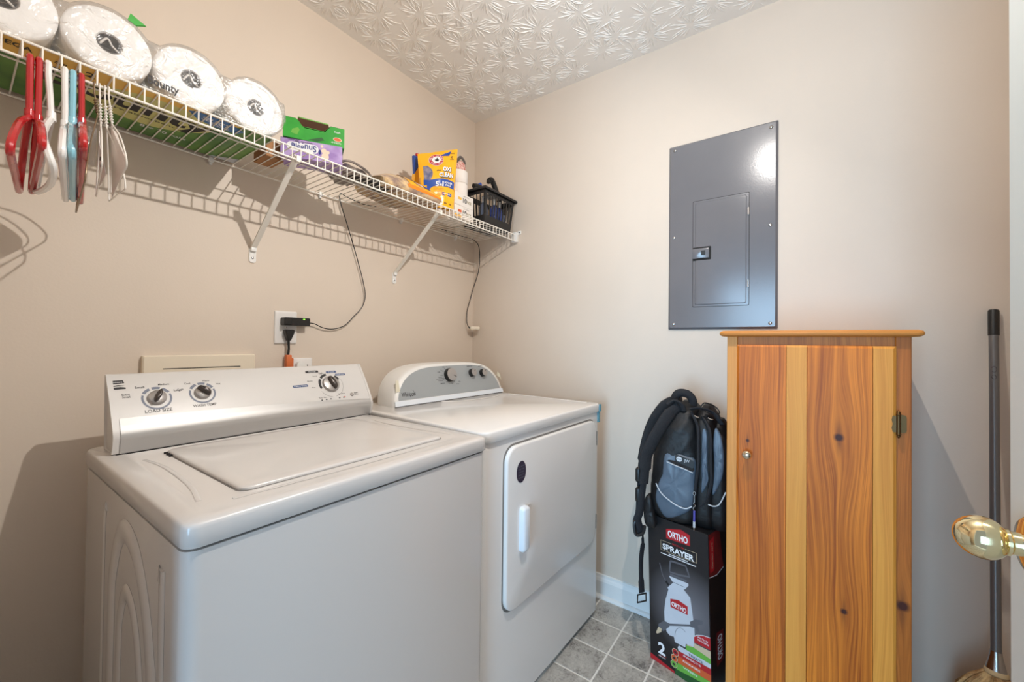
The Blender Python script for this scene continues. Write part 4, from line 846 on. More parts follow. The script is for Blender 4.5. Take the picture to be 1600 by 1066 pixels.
bm = NB(); tube(bm, spline([(-.235, -1.262, .945), (-.230, -1.272, .958), (-.215, -1.292, .952), (-.205, -1.308, .940), (-.210, -1.316, .925), (-.228, -1.300, .922), (-.240, -1.275, .930)], 6), .0022, 8); obj('bungee_cord', bm, 'black', bp, world=True)
obj('compression_strap', tube(NB(), spline([(-.262, -1.232, .935), (-.262, -1.262, .942), (-.245, -1.300, .930), (-.235, -1.328, .890)], 6), .010, 8, flat=((.5, 0, 1), .25)), 'webbing', bp, world=True)
for p in ((-.2805, -1.250, .918), (-.275, -1.291, .915)): obj('zipper_pull', tube(NB(), [V(p), V(p) + V((-.002, -.010, -.004)), V(p) + V((-.004, -.016, -.003))], .0022, 6), 'steel', bp, world=True)
pen = thing('ballpoint_pen', 'blue and white pen dangling from a zipper clip on the backpack', 'pen', (-.294, -1.2535, .535))
def pp(z0_, z1_, r0, r1=None): return cyl(NB(), (0, 0, z0_), (0, 0, z1_), r0, r1, 10)
obj('pen_barrel', pp(.030, .066, .0035), mat('pen_violet_blue', (88, 84, 168), .3), pen); obj('pen_grip', pp(.010, .030, .004), 'piping', pen); obj('pen_tip', pp(-.001, .010, .0012, .0036), 'steel', pen)
bm = NB(); tube(bm, spline([(0, 0, .066), (-.003, .003, .075), (.003, -.003, .083), (-.002, .002, .090), (0, 0, .096), (0, 0, .118)], 4), .0016, 6); tube(bm, [(0, .004 * math.cos(a), .124 + .006 * math.sin(a)) for a in [2 * math.pi * k / 12 for k in range(12)]], .0012, 6, closed=True); obj('clip_chain', bm, 'steel', pen)

# ------------------------------------------------------------------ things on the shelf
TZ = DZ + .0019                                                     # top of the wire deck
pk = thing('paper_towel_pack', 'clear-wrapped pack of big white paper towel rolls lying on the wire shelf', 'paper towels', (-1.49, -.15, TZ))
RR = .0735; RC = TZ + RR + .003; RXs = (-1.7105, -1.563, -1.4155, -1.268)
for x in RXs:
    bm = NB(); rr = []
    def ring(r, y, n=40): return [V((x + r * math.cos(2 * math.pi * k / n), y, RC + r * math.sin(2 * math.pi * k / n))) for k in range(n)]
    rings(bm, [ring(.0205, -.20), ring(.0205, -.283), ring(.0225, -.2865), ring(.045, -.2885), ring(.068, -.2875), ring(.0725, -.283), ring(RR - .0005, -.276), ring(RR - .0005, -.018), ring(.0205, -.012), ring(.0205, -.20)], closed=False, caps=False)
    ro = obj('towel_roll', bm, 'towel', pk, world=True, ang=50)
    bm = NB(); rings(bm, [ring(.0202, -.05), ring(.0202, -.284), ring(.0188, -.284), ring(.0188, -.05)], caps=False); obj('cardboard_tube', bm, 'core', ro, world=True)
    bm = NB(); tube(bm, spline([(x - .014, -.276, RC - .004), (x - .003, -.279, RC + .012), (x + .006, -.274, RC + .002), (x + .016, -.277, RC - .008)], 5), .0022, 6); obj('tube_flap', bm, 'paper', ro, world=True)
def film_top(x):
    z = RC + .045
    for c in RXs:
        q = (RR + .003) ** 2 - (x - c) ** 2
        if q > 0: z = max(z, RC + math.sqrt(q))
    return z
xs = [RXs[0] - RR - .004 + (RXs[-1] - RXs[0] + 2 * RR + .008) * i / 120 for i in range(121)]
def film_out(y, ins):
    top = [V((x, y, (RC if i in (0, 120) else max(film_top(x) if abs(x - RXs[0]) < RR or x > RXs[0] and x < RXs[-1] or abs(x - RXs[-1]) < RR else RC, RC)) - ins)) for i, x in enumerate(xs)]
    bot = []
    for x in reversed(xs):
        z = TZ + .0008
        for c in (RXs[0], RXs[-1]):
            if (x < RXs[0] if c == RXs[0] else x > RXs[-1]): z = RC - math.sqrt(max((RR + .003) ** 2 - (x - c) ** 2, 0)); z = max(z, TZ + .0008)
        bot.append(V((x, y, z + ins)))
    return top + bot
bm = NB(); fr = []
for y, ins in ((-.292, .016), (-.2945, .006), (-.290, 0), (-.22, .001), (-.15, 0), (-.08, .001), (-.010, 0)): fr.append(film_out(y, ins))
rings(bm, fr, caps=False)
# the wrap closes over the roll ends in a shallow crinkled sheet
n_ = len(fr[0]); half = n_ // 2; nv = 10; g = []
for i in range(half):
    a, b = fr[0][i], fr[0][n_ - 1 - i]; col = []
    for j in range(nv + 1):
        t = j / nv; p = a.lerp(b, t); p.y = -.292 + mnoise.noise(V((p.x * 26, p.z * 26, 1))) * .0028 + .0005; col.append(bm.verts.new(p))
    g.append(col)
for i in range(half - 1):
    for j in range(nv):
        try: bm.faces.new((g[i][j], g[i + 1][j], g[i + 1][j + 1], g[i][j + 1]))
        except ValueError: pass
obj('plastic_wrap', bm, 'film', pk, world=True, ang=80)
def under(o): return lambda u, v: V((u, -v, TZ + .0006 - o))
def ub(m, poly, o=0.0, nm='printed_underside'): return mark(pk, m, poly, under(o), nm, True)
xa, xb = -1.775, -1.222
ub('packgreen', [(xa, .020), (xa, .232), (-1.60, .226), (-1.52, .235), (-1.36, .240), (-1.30, .294), (xb, .294), (xb, .050), (-1.25, .020)], 0)
ub('packyellow', [(xa, .232), (xa, .294), (-1.30, .294), (-1.36, .240), (-1.52, .235), (-1.60, .226)], 0)
ub('packlime', spline([(-1.60, .205, 0), (-1.50, .262, 0), (-1.40, .255, 0), (-1.345, .20, 0), (-1.37, .14, 0), (-1.45, .085, 0), (-1.56, .12, 0)], 6, True), .0002) if False else mark(pk, 'packlime', [(p.x, p.y) for p in spline([(-1.605, .190, 0), (-1.50, .262, 0), (-1.40, .262, 0), (-1.345, .21, 0), (-1.37, .15, 0), (-1.45, .095, 0), (-1.56, .11, 0)], 6, True)], under(.0002), 'printed_underside', True)
ub('packblue', [(-1.418, .276), (-1.40, .290), (-1.335, .293), (-1.290, .270), (-1.300, .243), (-1.35, .236), (-1.39, .245)], .0004)
ub('bottle', [(-1.255, .05), (-1.30, .022), (xb, .022), (xb, .07)], .0003)
word(pk, 'whiteink', 'SELECT', (-1.385, .256), .060, under(.0006), .020, None, .02, True); word(pk, 'whiteink', 'A SIZE', (-1.365, .245), .045, under(.0006), .008, None, .01, True)
word(pk, 'softblack', 'Bounty', (-1.655, .158), .310, under(.0007), .078, None, .035, True)
word(pk, 'softblack', 'more absorbent', (-1.56, .135), .150, under(.0006), .010, None, .01, True); word(pk, 'whiteink', '8 = 20 rolls', (-1.47, .075), .10, under(.0006), .016, None, .01, True)
word(pk, 'softblack', '= 12', (-1.640, .250), .060, under(.0006), .022, None, .02, True); word(pk, 'softblack', 'MEGA', (-1.72, .262), .05, under(.0006), .018, None, .02, True)
word(pk, 'softblack', 'Bounty', (-1.501, -.2952), .058, lambda u, v: V((u, -.2985, TZ + .018 + (v + .2952))), .019, None, .02, True)
bm = NB(); prism(bm, [(-1.535, 1.889), (-1.53, 1.907), (-1.52, 1.902), (-1.504, 1.895), (-1.521, 1.885)], lambda u, v: V((u, -.285, v)), lambda u, v: V((u + .002, -.281, v))); obj('green_label_corner', bm, 'boxgreen', pk, world=True)
bm = NB(); tube(bm, spline([(-1.60, -.25, 1.888), (-1.57, -.235, 1.905), (-1.535, -.23, 1.903), (-1.505, -.235, 1.882), (-1.48, -.24, 1.872)], 6), .007, 10, flat=((0, 1, 0), .5)); obj('wrap_fold', bm, 'film', pk, world=True)

sc2 = math.radians(-33)
cx_ = thing('brown_carton', 'small brown cardboard carton on the shelf beside the last paper towel roll', 'box', (-1.165, -.13, TZ))
bm = NB(); box(bm, (-.028, -.045, .0005), (.028, .045, .052), .001, 1); obj('carton_body', bm, 'cardboard', cx_, smooth=False)
bm = NB(); box(bm, (-.0285, -.010, .0500), (.0285, .010, .0525)); obj('tape_strip', bm, 'tan', cx_, smooth=False)
# lilac dryer sheet box, lying with its print upside down
SL = .178; SH = .060; SD = .085
sn = thing('dryer_sheet_box', 'lilac dryer sheet box printed upside down, lying under the green box', 'box', (-1.168, -.212, TZ), sc2)
bm = NB(); box(bm, (0, 0, .0006), (SL, SD, SH), .001, 1); obj('carton_body', bm, 'purple', sn, smooth=False)
def sf_(o): return lambda u, v: V((u, -o, v))
mark(sn, 'whiteink', rrect(.018, .022, .108, .050, .012, 4), sf_(.0004), 'printed_panel'); word(sn, 'navy', 'Snuggle', (.102, .046), .072, sf_(.0008), .020, (0, -1), .02)
word(sn, 'softblack', 'lavender joy', (.090, .0555), .050, sf_(.0006), .006, (0, -1), .0); word(sn, 'softblack', '70 sheets', (.050, .0585), .030, sf_(.0006), .005, (0, -1), .0)
mark(sn, 'cream', arc2d(.128, .018, .011, .013, 0, 345, 16), sf_(.0006), 'printed_bear'); mark(sn, 'cream', arc2d(.124, .036, .008, .008, 0, 345, 16), sf_(.0007), 'printed_bear'); mark(sn, 'cream', arc2d(.136, .033, .005, .006, 0, 345, 12), sf_(.0007), 'printed_bear')
mark(sn, 'cream', arc2d(.118, .050, .004, .005, 0, 345, 12), sf_(.0008), 'printed_bear'); mark(sn, 'navy', arc2d(.112, .030, .004, .008, 0, 345, 12), sf_(.0007), 'printed_flower')
# green box with a torn-open top, lying on the lilac one
gb = thing('green_torn_box', 'bright green dryer sheet box with torn open top, lying on the lilac box', 'box', (-1.166, -.222, TZ + SH + .0008), math.radians(-27))
GL, GD, GH = .178, .070, .064
def gw(m, lo, hi, nm): return obj(nm, box(NB(), lo, hi), m, gb, smooth=False)
gw('boxgreen', (0, 0, 0), (GL, GD, .0015), 'bottom_panel'); gw('boxgreen', (0, GD - .0015, .0015), (GL, GD, GH), 'back_panel')
gw('boxgreen', (0, .0015, .0015), (.0015, GD - .0015, GH), 'end_panel'); gw('boxgreen', (GL - .0015, .0015, .0015), (GL, GD - .0015, GH), 'end_panel')
fp_ = [(0, .0015), (GL, .0015), (GL, GH), (.136, GH), (.132, .056), (.126, .050), (.122, .043), (.117, .039), (.060, .0385), (.054, .043), (.049, .049), (.045, .055), (.036, GH), (0, GH)]
obj('front_panel', prism(NB(), fp_, lambda u, v: V((u, 0, v)), lambda u, v: V((u, .0015, v))), 'boxgreen', gb, smooth=False)
tp = [(0, .0), (.036, 0), (.046, .028), (.052, .045), (.118, .047), (.126, .026), (.136, 0), (GL, 0), (GL, GD), (0, GD)]
obj('top_panel', prism(NB(), tp, lambda u, v: V((u, v, GH)), lambda u, v: V((u, v, GH - .0015))), 'boxgreen', gb, smooth=False)
gw('boxin', (.002, GD - .0035, .002), (GL - .002, GD - .0018, GH - .002), 'inner_liner')
obj('raised_flap', prism(NB(), [(.034, GH), (.040, GH + .036), (.132, GH + .034), (.138, GH)], lambda u, v: V((u, GD - .004, v)), lambda u, v: V((u, GD - .003, v))), 'boxin', gb, smooth=False)
obj('flap_back', prism(NB(), [(.034, GH), (.040, GH + .040), (.132, GH + .038), (.138, GH)], lambda u, v: V((u, GD - .003, v)), lambda u, v: V((u, GD - .0015, v))), 'greenink', gb, smooth=False)
obj('inner_liner', prism(NB(), [(.002, .002), (GL - .002, .002), (GL - .002, .036), (.002, .036)], lambda u, v: V((u, .0018, v)), lambda u, v: V((u, .0028, v))), 'boxin', gb, smooth=False)
mark(gb, 'cream', arc2d(.157, .024, .013, .007, 0, 345, 18), sf_(.0004), 'printed_badge'); mark(gb, 'orangeink', arc2d(.157, .024, .011, .0055, 0, 345, 18), sf_(.0007), 'printed_badge'); word(gb, 'whiteink', '40 SHEETS', (.138, .010), .030, sf_(.0005), .005)
mark(gb, 'greenink', [(.022, .0155), (.026, .028), (.042, .036), (.046, .030), (.040, .012)], sf_(.0004), 'printed_leaf'); mark(gb, 'dkgreenink', [(.070, .004), (.110, .020), (.118, .012), (.096, .003)], sf_(.0004), 'printed_leaf'); word(gb, 'whiteink', 'fresh', (.147, .045), .018, sf_(.0005), .007)

def lump(name, label, cat, c, r, m, seed, amp=.35, freq=18, zmin=TZ + .0008, n=(28, 16), cut=None):
    t = thing(name, label, cat, (c[0], c[1], TZ)); bm = NB(); rr = []
    for j in range(n[1] + 1):
        th = math.pi * j / n[1]; ring = []
        for i in range(n[0]):
            ph = 2 * math.pi * i / n[0]; p = V((math.sin(th) * math.cos(ph), math.sin(th) * math.sin(ph), math.cos(th)))
            sgn = V((math.copysign(abs(p.x) ** .75, p.x), math.copysign(abs(p.y) ** .75, p.y), p.z)); q = V((sgn.x * r[0], sgn.y * r[1], sgn.z * r[2]))
            f = 1 + amp * mnoise.noise(V((q.x * freq + seed, q.y * freq, q.z * freq))) + amp * .4 * mnoise.noise(V((q.x * freq * 3, q.y * freq * 3 + seed, q.z * freq * 3)))
            q = V(c) + q * f; q.z = max(q.z, zmin + .0002 * abs(mnoise.noise(q * 50))); q.y = max(min(q.y, -.008), -.301); ring.append(q)
        rr.append(ring)
    rings(bm, rr); return t, bm
t, bm = lump('crumpled_film_bag', 'crumpled grey plastic bag on the shelf right of the lilac box', 'plastic bag', (-.945, -.215, TZ + .012), (.062, .075, .028), 'greybag', 3, .5, 26); obj('film', bm, 'greybag', t, world=True, ang=60)
obj('torn_edge', tube(NB(), spline([(-1.02, -.275, TZ + .014), (-.985, -.296, TZ + .030), (-.93, -.300, TZ + .022), (-.895, -.290, TZ + .012)], 6), .004, 6), 'greybag', t, world=True)
bt = thing('black_pouch', 'flat black pouch lying on the wire shelf behind the front rail', 'pouch', (-.885, -.245, TZ), math.radians(4))
bm = NB(); rr = []
for d, z in ((.004, .0008), (0, .004), (0, .010), (.006, .015), (.02, .0165)): rr.append([V((x, y, z)) for x, y in rrect(-.075 + d, -.026 + d, .105 - d, .040 - d, .012, 4)])
rings(bm, rr); obj('pouch_body', bm, 'nylon', bt); obj('zipper', tube(NB(), [(-.06, .0, .0168), (.09, .0, .0168)], .0022, 6), 'webbing', bt)
# opened bag of pods lying on its side
lb = thing('lying_pod_bag', 'opened brown and yellow pod bag lying flat on the shelf, left of standing bag', 'bag', (-.70, -.19, TZ))
def lbs(u, v, o=0.0):
    x = -.850 + .300 * u; hh = (.012 + .058 * math.sin(math.pi * min(u * .95 + .02, 1)) ** .8) * math.sin(math.pi * min(max(v, .0), 1)) ** .6 + .002
    tp_ = 1 if u < .7 else 1 - .82 * (u - .7) / .3; y = -.298 + (.22 - .07 * abs(u - .6)) * tp_ * v; nn = mnoise.noise(V((x * 30, y * 30, 2))) * .010 * math.sin(math.pi * v) * math.sin(math.pi * u)
    return V((x, y, TZ + .020 + hh + nn + o))
bm = NB(); grid(bm, 36, 16, lambda u, v: lbs(u, v)); 
gg = [[lbs(i / 36, 0) for i in range(37)], ]
ed = [lbs(i / 36, 0) for i in range(37)] + [lbs(1, j / 16) for j in range(1, 17)] + [lbs(i / 36, 1) for i in range(35, -1, -1)] + [lbs(0, j / 16) for j in range(15, 0, -1)]
va = [bm.verts.new(p) for p in ed]; cc = V((-.70, -.19, TZ)); vb = [bm.verts.new(V((cc.x + (p.x - cc.x) * .93, cc.y + (p.y - cc.y) * .9, TZ + .001))) for p in ed]
for i in range(len(ed)): bm.faces.new((va[i], va[(i + 1) % len(ed)], vb[(i + 1) % len(ed)], vb[i]))
bm.faces.new(vb); bmesh.ops.remove_doubles(bm, verts=bm.verts, dist=1e-5); obj('bag_film', bm, 'brownfilm', lb, world=True, ang=70)
def lpatch(u0, u1, v0, v1, o, skew=0): 
    b_ = NB(); grid(b_, 10, 8, lambda a, b: lbs(min(max(u0 + (u1 - u0) * a + skew * b, 0), 1), v0 + (v1 - v0) * b, o)); return b_
obj('yellow_band', lpatch(.44, .985, .03, .62, .0025), 'bagyellow', lb, world=True, ang=80); obj('white_label', lpatch(.58, .72, .10, .40, .0045), 'paper', lb, world=True, ang=80); obj('blue_label', lpatch(.725, .83, .10, .40, .0045), 'bagblue', lb, world=True, ang=80)
obj('orange_edge', lpatch(.40, .985, 0, .03, .0022), 'bagorange', lb, world=True, ang=80)
word(lb, 'softblack', 'PAKS', (.605, .22), .085, lambda u, v: lbs(u, v, .0055), .08, None, .02, True)
bm = NB(); prism(bm, [(-.672, TZ + .070), (-.668, TZ + .108), (-.652, TZ + .096), (-.628, TZ + .060)], lambda u, v: V((u, -.160, v)), lambda u, v: V((u, -.158, v))); obj('torn_flap', bm, 'greybag', lb, world=True)
# standing yellow pouch
BT = {'bl': V((-.604, -.226, TZ + .001)), 'br': V((-.474, -.292, TZ + .001)), 'tl': V((-.580, -.172, 1.985)), 'tr': V((-.428, -.268, 2.042))}
bn = (BT['br'] - BT['bl']).cross(BT['tl'] - BT['bl']).normalized()
if bn.y > 0: bn = -bn
BWm, BHm = .18, .285
def bag(u, v, o=0.0):
    p = BT['bl'].lerp(BT['br'], u).lerp(BT['tl'].lerp(BT['tr'], u), v); b = .028 * math.sin(math.pi * u) ** .6 * (math.sin(math.pi * min(v * .92 + .10, 1)) ** .8)
    return p + bn * (b + o + mnoise.noise(V((u * 5, v * 7, 1))) * .004 * math.sin(math.pi * u)) * (1 if o >= -.5 else 1)
def bagback(u, v):
    p = BT['bl'].lerp(BT['br'], u).lerp(BT['tl'].lerp(BT['tr'], u), v); return p - bn * (.030 * math.sin(math.pi * u) ** .6 * math.sin(math.pi * min(v * .92 + .06, 1)) ** .8)
ab = thing('standing_pod_bag', 'yellow stand-up laundry pod bag with red ring emblem, tallest thing on the shelf', 'bag', (-.53, -.25, TZ))
bm = NB(); N1, N2 = 22, 28; grid(bm, N1, N2, lambda u, v: bag(u, v)); grid(bm, N1, N2, bagback); bmesh.ops.remove_doubles(bm, verts=bm.verts, dist=.0004)
gu = [bag(i / N1, 0) for i in range(N1 + 1)]; gk = [bagback(i / N1, 0) for i in range(N1 + 1)]
obj('pouch_film', bm, 'bagyellow', ab, world=True, ang=80)
def bm_(o): return lambda u, v: bag(u / BWm, v / BHm, o)
def bk(m, poly, o, nm='printed_panel'): return mark(ab, m, poly, bm_(o), nm, True)
def sub(poly, k=5):
    out = []
    for a, b in zip(poly, poly[1:] + poly[:1]): out += [(a[0] + (b[0] - a[0]) * i / k, a[1] + (b[1] - a[1]) * i / k) for i in range(k)]
    return out
def bgrid(m, f, o, nm, nu=14, nv=6):
    b = NB(); grid(b, nu, nv, lambda a, c: bm_(o)(*f(a, c))); return obj(nm, b, m, ab, world=True, ang=80)
bgrid('bagblue', lambda a, c: (.030 + .140 * a, .088 + .034 * c + .006 * math.sin(a * 3.1) - (.0 if a > .2 else (.2 - a) * .10 * (1 - c))), .0012, 'blue_band')
word(ab, 'whiteink', '5', (.070, .091), .016, bm_(.0030), .023, None, .02, True); word(ab, 'whiteink', 'in', (.090, .094), .012, bm_(.0030), .013, None, .02, True); word(ab, 'whiteink', '1', (.104, .092), .007, bm_(.0030), .024, None, .02, True); word(ab, 'whiteink', 'POWER', (.116, .106), .042, bm_(.0030), .009, None, .02, True); word(ab, 'whiteink', 'PAKS', (.120, .095), .030, bm_(.0030), .008, None, .02, True)
def disc(cx, cy, r, m, o, ri=0.0):
    b = NB(); rows = []
    for q in (max(ri, .0005), (ri + r) / 2, r): rows.append([bm_(o)(cx + q * math.cos(t), cy + q * math.sin(t)) for t in [2 * math.pi * k / 32 for k in range(32)]])
    rings(b, rows, caps=False); return obj('round_emblem', b, m, ab, world=True, ang=80)
disc(.078, .232, .034, 'whiteink', .0014); disc(.078, .232, .0325, 'bagred', .0022); disc(.078, .232, .0205, 'whiteink', .0032)
bk('softblack', [(.072, .222), (.086, .221), (.090, .230), (.084, .2335), (.084, .242), (.079, .240), (.076, .2315), (.070, .233)], .0042, 'emblem_arm')
def arctext(s, cx, cy, r, a0, a1, o, h=.0065, flip=False):
    n = len(s)
    for i, ch in enumerate(s):
        if ch == ' ': continue
        a = math.radians(a0 + (a1 - a0) * i / (n - 1)); ux, uy = math.cos(a), math.sin(a); up = (ux, uy) if not flip else (-ux, -uy); rt = V((up[1], -up[0])); p = V((cx + r * ux, cy + r * uy)) - rt * .0024
        word(ab, 'whiteink', ch, (p.x, p.y), .0048, bm_(o), h, up, .02, True)
arctext('ARM & HAMMER', .078, .232, .0228, 190, -10, .0034); arctext('POWER PAKS', .078, .232, .0295, 215, 325, .0034, .005, True)
for s_, p, wd in (('OXI', (.106, .168), .042), ('CLEAN', (.088, .139), .072)):
    word(ab, 'softblack', s_, (p[0] + .001, p[1] - .0015), wd + .002, bm_(.0014), .0225, None, .07, True); word(ab, 'whiteink', s_, p, wd, bm_(.0028), .021, None, .045, True)
word(ab, 'softblack', 'plus', (.078, .170), .020, bm_(.0014), .007, None, .03, True); word(ab, 'softblack', 'STAIN FIGHTERS', (.095, .130), .052, bm_(.0014), .004, None, .02, True)
for k, wd in enumerate((.055, .050, .046, .052, .040)): word(ab, 'bagorange', 'fresh clean scent'[k:k + 12], (.060, .080 - k * .0075), wd, bm_(.0014), .004, None, .03, True)
bk('bagblue', rrect(.104, .052, .158, .066, .006, 3), .0016); word(ab, 'whiteink', 'CRISP CLEAN', (.110, .057), .040, bm_(.0026), .004, None, .02, True)
word(ab, 'softblack', 'VALUE', (.140, .262), .026, bm_(.0014), .006, None, .02, True); word(ab, 'softblack', '42', (.147, .238), .012, bm_(.0014), .012, None, .02, True); word(ab, 'softblack', 'PAKS', (.143, .230), .020, bm_(.0014), .004, None, .02, True)
for s_, p in (('lb', (.120, .018)), ('HE', (.148, .016)), ('42 ct', (.095, .020))): word(ab, 'softblack', s_, p, .014, bm_(.0014), .007, None, .02, True)
bgrid('bagblue', lambda a, c: (.108 + .044 * a - .012 * (1 - c), .252 + .026 * c * (0.3 + .7 * a)), .0014, 'blue_tip', 6, 4)
bgrid(mat('print_lilac_grey', (150, 142, 156), .35, rgb2=(92, 96, 130), vscale=60), lambda a, c: (.018 + .040 * a * (.35 + .65 * math.sin(math.pi * (.15 + .8 * c))), .120 + .085 * c), .0013, 'printed_picture', 8, 8)
bgrid('bagblue', lambda a, c: (.016 + .040 * a, .100 + .030 * c * (1 - a * .4)), .0016, 'printed_picture', 6, 4)
bm = NB(); prism(bm, [(-.612, 1.905), (-.618, 1.985), (-.560, 1.992), (-.586, 1.950)], lambda u, v: V((u + .036, -.150, v)), lambda u, v: V((u + .036, -.138, v))); obj('blue_gusset', bm, 'bagblue', ab, world=True)
bm = NB(); prism(bm, [(-.630, 1.760), (-.612, 1.905), (-.586, 1.950), (-.575, 1.76)], lambda u, v: V((u + .036, -.152, v)), lambda u, v: V((u + .036, -.134, v))); obj('yellow_gusset', bm, 'bagyellow', ab, world=True)
bm = NB(); box(bm, (-.566, -.152, 1.988), (-.538, -.140, 2.002), .002); obj('red_slider', bm, 'bagred', ab, world=True)
# two white cartons, a stack of white rolls and a patterned roll behind the bag
for k in range(2):
    ct = thing('white_carton', ('white carton marked 10 lying on the shelf, lower of two', 'white carton marked 10 lying on another white carton')[k], 'box', (-.425, -.252, TZ + .0006 + k * .0585), 0, 'white cartons between yellow bag and basket')
    bm = NB(); box(bm, (0, 0, 0), (.128, .13, .0575), .0008, 1); obj('carton_body', bm, 'paper', ct, smooth=False)
    word(ct, 'softblack', '10', (.055, .018), .026, sf_(.0005), .022, None, .03); word(ct, mat('olive_ink_%d' % k, (130, 116, 60), .5), 'PACK', (.084, .020), .030, sf_(.0005), .014, None, .02); word(ct, 'softblack', 'soft white', (.058, .046), .040, sf_(.0005), .005)
    mark(ct, 'bagyellow' if k == 0 else 'paper', [(.0, .002), (.046, .002), (.046, .014), (.0, .014)], sf_(.0005), 'printed_strip'); mark(ct, 'orangeink' if k == 0 else 'packyellow', [(.022, .026), (.046, .026), (.046, .038), (.022, .038)], sf_(.0005), 'printed_strip')
zt = TZ + .0006 + .117 + .0008
for k in range(2):
    rl = thing('white_roll', ('white paper-wrapped roll standing on the white cartons, under another roll', 'white paper-wrapped roll stacked on another, under the patterned roll')[k], 'roll', (-.345, -.195, zt + k * .062), 0, 'white rolls stacked behind the yellow bag')
    bm = NB(); lathe(bm, [(.018, .001), (.044, 0), (.0465, .003), (.0465, .058), (.044, .061), (.018, .060)], (0, 0, 0), (0, 0, 1), 32); obj('wrapped_roll', bm, 'paper', rl, ang=60)
    bm = NB(); lathe(bm, [(.0185, .002), (.0185, .059), (.017, .059), (.017, .002)], (0, 0, 0), (0, 0, 1), 20); obj('core', bm, 'core', rl)
gr = thing('patterned_roll', 'pink and white patterned ribbon roll lying on top of the white rolls', 'roll', (-.347, -.195, zt + .1245))
bm = NB(); lathe(bm, [(.014, 0), (.0345, .001), (.036, .004), (.034, .022), (.032, .038), (.026, .046), (.012, .045)], (0, 0, 0), (.12, 0, 1), 28); obj('ribbon', bm, 'gift', gr, ang=60)
bm = NB(); tube(bm, spline([(-.030, -.018, .036), (-.012, -.028, .060), (.016, -.026, .050), (.028, -.016, .030)], 6), .008, 8, flat=((0, 1, 0), .3)); obj('loose_end', bm, 'core', gr)
# black slotted basket
bk_ = thing('black_basket', 'black slotted plastic basket full of bottles at the right end of the shelf', 'basket', (-.135, -.215, TZ))
BB = [(-.120, -.075), (.092, -.075), (.092, .055), (-.120, .055)]; BTp = [(-.126, -.082), (.118, -.082), (.118, .070), (-.132, .070)]; bh = .178
def bside(k, t, h, o=0.0):
    a0, a1 = V(BB[k] + (0,)), V(BB[(k + 1) % 4] + (0,)); b0, b1 = V(BTp[k] + (0,)), V(BTp[(k + 1) % 4] + (0,)); s = h / bh
    p = a0.lerp(a1, t).lerp(b0.lerp(b1, t), s); d = (a1 - a0).normalized(); nrm = V((d.y, -d.x, 0)); return p + nrm * o + V((0, 0, h + .001))
bm = NB(); rings(bm, [[bside(k, 0, 0) for k in range(4)], [bside(k, 0, .004) for k in range(4)]]); obj('base', bm, 'basket', bk_)
for k in range(4):
    nS = 9 if k % 2 == 0 else 6
    def bar(t0, t1, h0, h1, nm):
        b = NB(); rings(b, [[bside(k, t0, h0, .0012), bside(k, t1, h0, .0012), bside(k, t1, h1, .0012), bside(k, t0, h1, .0012)], [bside(k, t0, h0, -.0012), bside(k, t1, h0, -.0012), bside(k, t1, h1, -.0012), bside(k, t0, h1, -.0012)]]); return obj(nm, b, 'basket', bk_, smooth=False)
    bar(0, 1, 0, .045, 'side_wall'); bar(0, 1, .150, bh, 'side_wall'); bar(0, .06, .045, .150, 'corner_post'); bar(.94, 1, .045, .150, 'corner_post')
    for i in range(1, nS): c = .06 + .88 * i / nS; bar(c - .015, c + .015, .045, .150, 'slat')
bm = NB(); o1 = [bside(k, 0, bh, 0) for k in range(4)]; cen = sum(o1, V()) / 4
def off(d, z): return [V((p.x + math.copysign(d, p.x - cen.x), p.y + math.copysign(d, p.y - cen.y), z)) for p in o1]
rings(bm, [off(-.001, bh - .004), off(.012, bh - .010), off(.013, bh - .002), off(.010, bh + .003), off(-.001, bh + .003), off(-.001, bh - .004)], caps=False); obj('rim', bm, 'basket', bk_, smooth=False)
def bottle(name, label, x, y, h, r, m, capm, z=.006):
    t = thing(name, label, 'bottle', (-.135 + x, -.215 + y, TZ + z)); bm = NB(); lathe(bm, [(r * .9, 0), (r, .004), (r, h * .62), (r * .8, h * .72), (r * .4, h * .78), (r * .4, h * .80)], (0, 0, 0), (0, 0, 1), 20); obj('bottle_body', bm, m, t, ang=50)
    bm = NB(); lathe(bm, [(r * .48, h * .80), (r * .46, h), (0, h)], (0, 0, 0), (0, 0, 1), 16); obj('cap', bm, capm, t); return t
M['blueliquid'] = mat('blue_bottle', (40, 64, 140), .2, coat=.4); M['cyanbottle'] = mat('grey_blue_bottle', (120, 134, 160), .25)
bottle('blue_bottle', 'blue bottle with white cap seen through the middle basket slots', -.012, -.045, .150, .020, 'blueliquid', 'plastic_w'); bottle('blue_bottle', 'blue bottle with white cap right of the other in the basket', .032, -.046, .148, .019, 'blueliquid', 'plastic_w')
bottle('grey_bottle', 'pale grey bottle at the left end inside the black basket', -.088, -.040, .140, .020, 'cyanbottle', 'plastic_w'); bottle('grey_bottle', 'grey bottle standing at the right end inside the black basket', .074, -.040, .120, .016, 'cyanbottle', 'black')
ps = thing('black_sprayer_head', 'black bent nozzle piece sticking up from the black basket', 'nozzle', (-.085, -.20, TZ + .222))
bm = NB(); tube(bm, spline([(-.040, -.01, .050), (-.022, -.01, .062), (-.002, -.01, .046), (.022, -.012, .010), (.045, -.012, -.022), (.055, -.010, -.06)], 6), .014, 12); obj('nozzle_body', bm, 'black', ps); bm = NB(); box(bm, (-.050, -.020, .036), (-.032, .002, .056), .004); obj('nozzle_tip', bm, 'black', ps)
tt = thing('blue_tool', 'small blue tool with orange band lying in the black basket', 'tool', (-.205, -.215, TZ + .196))
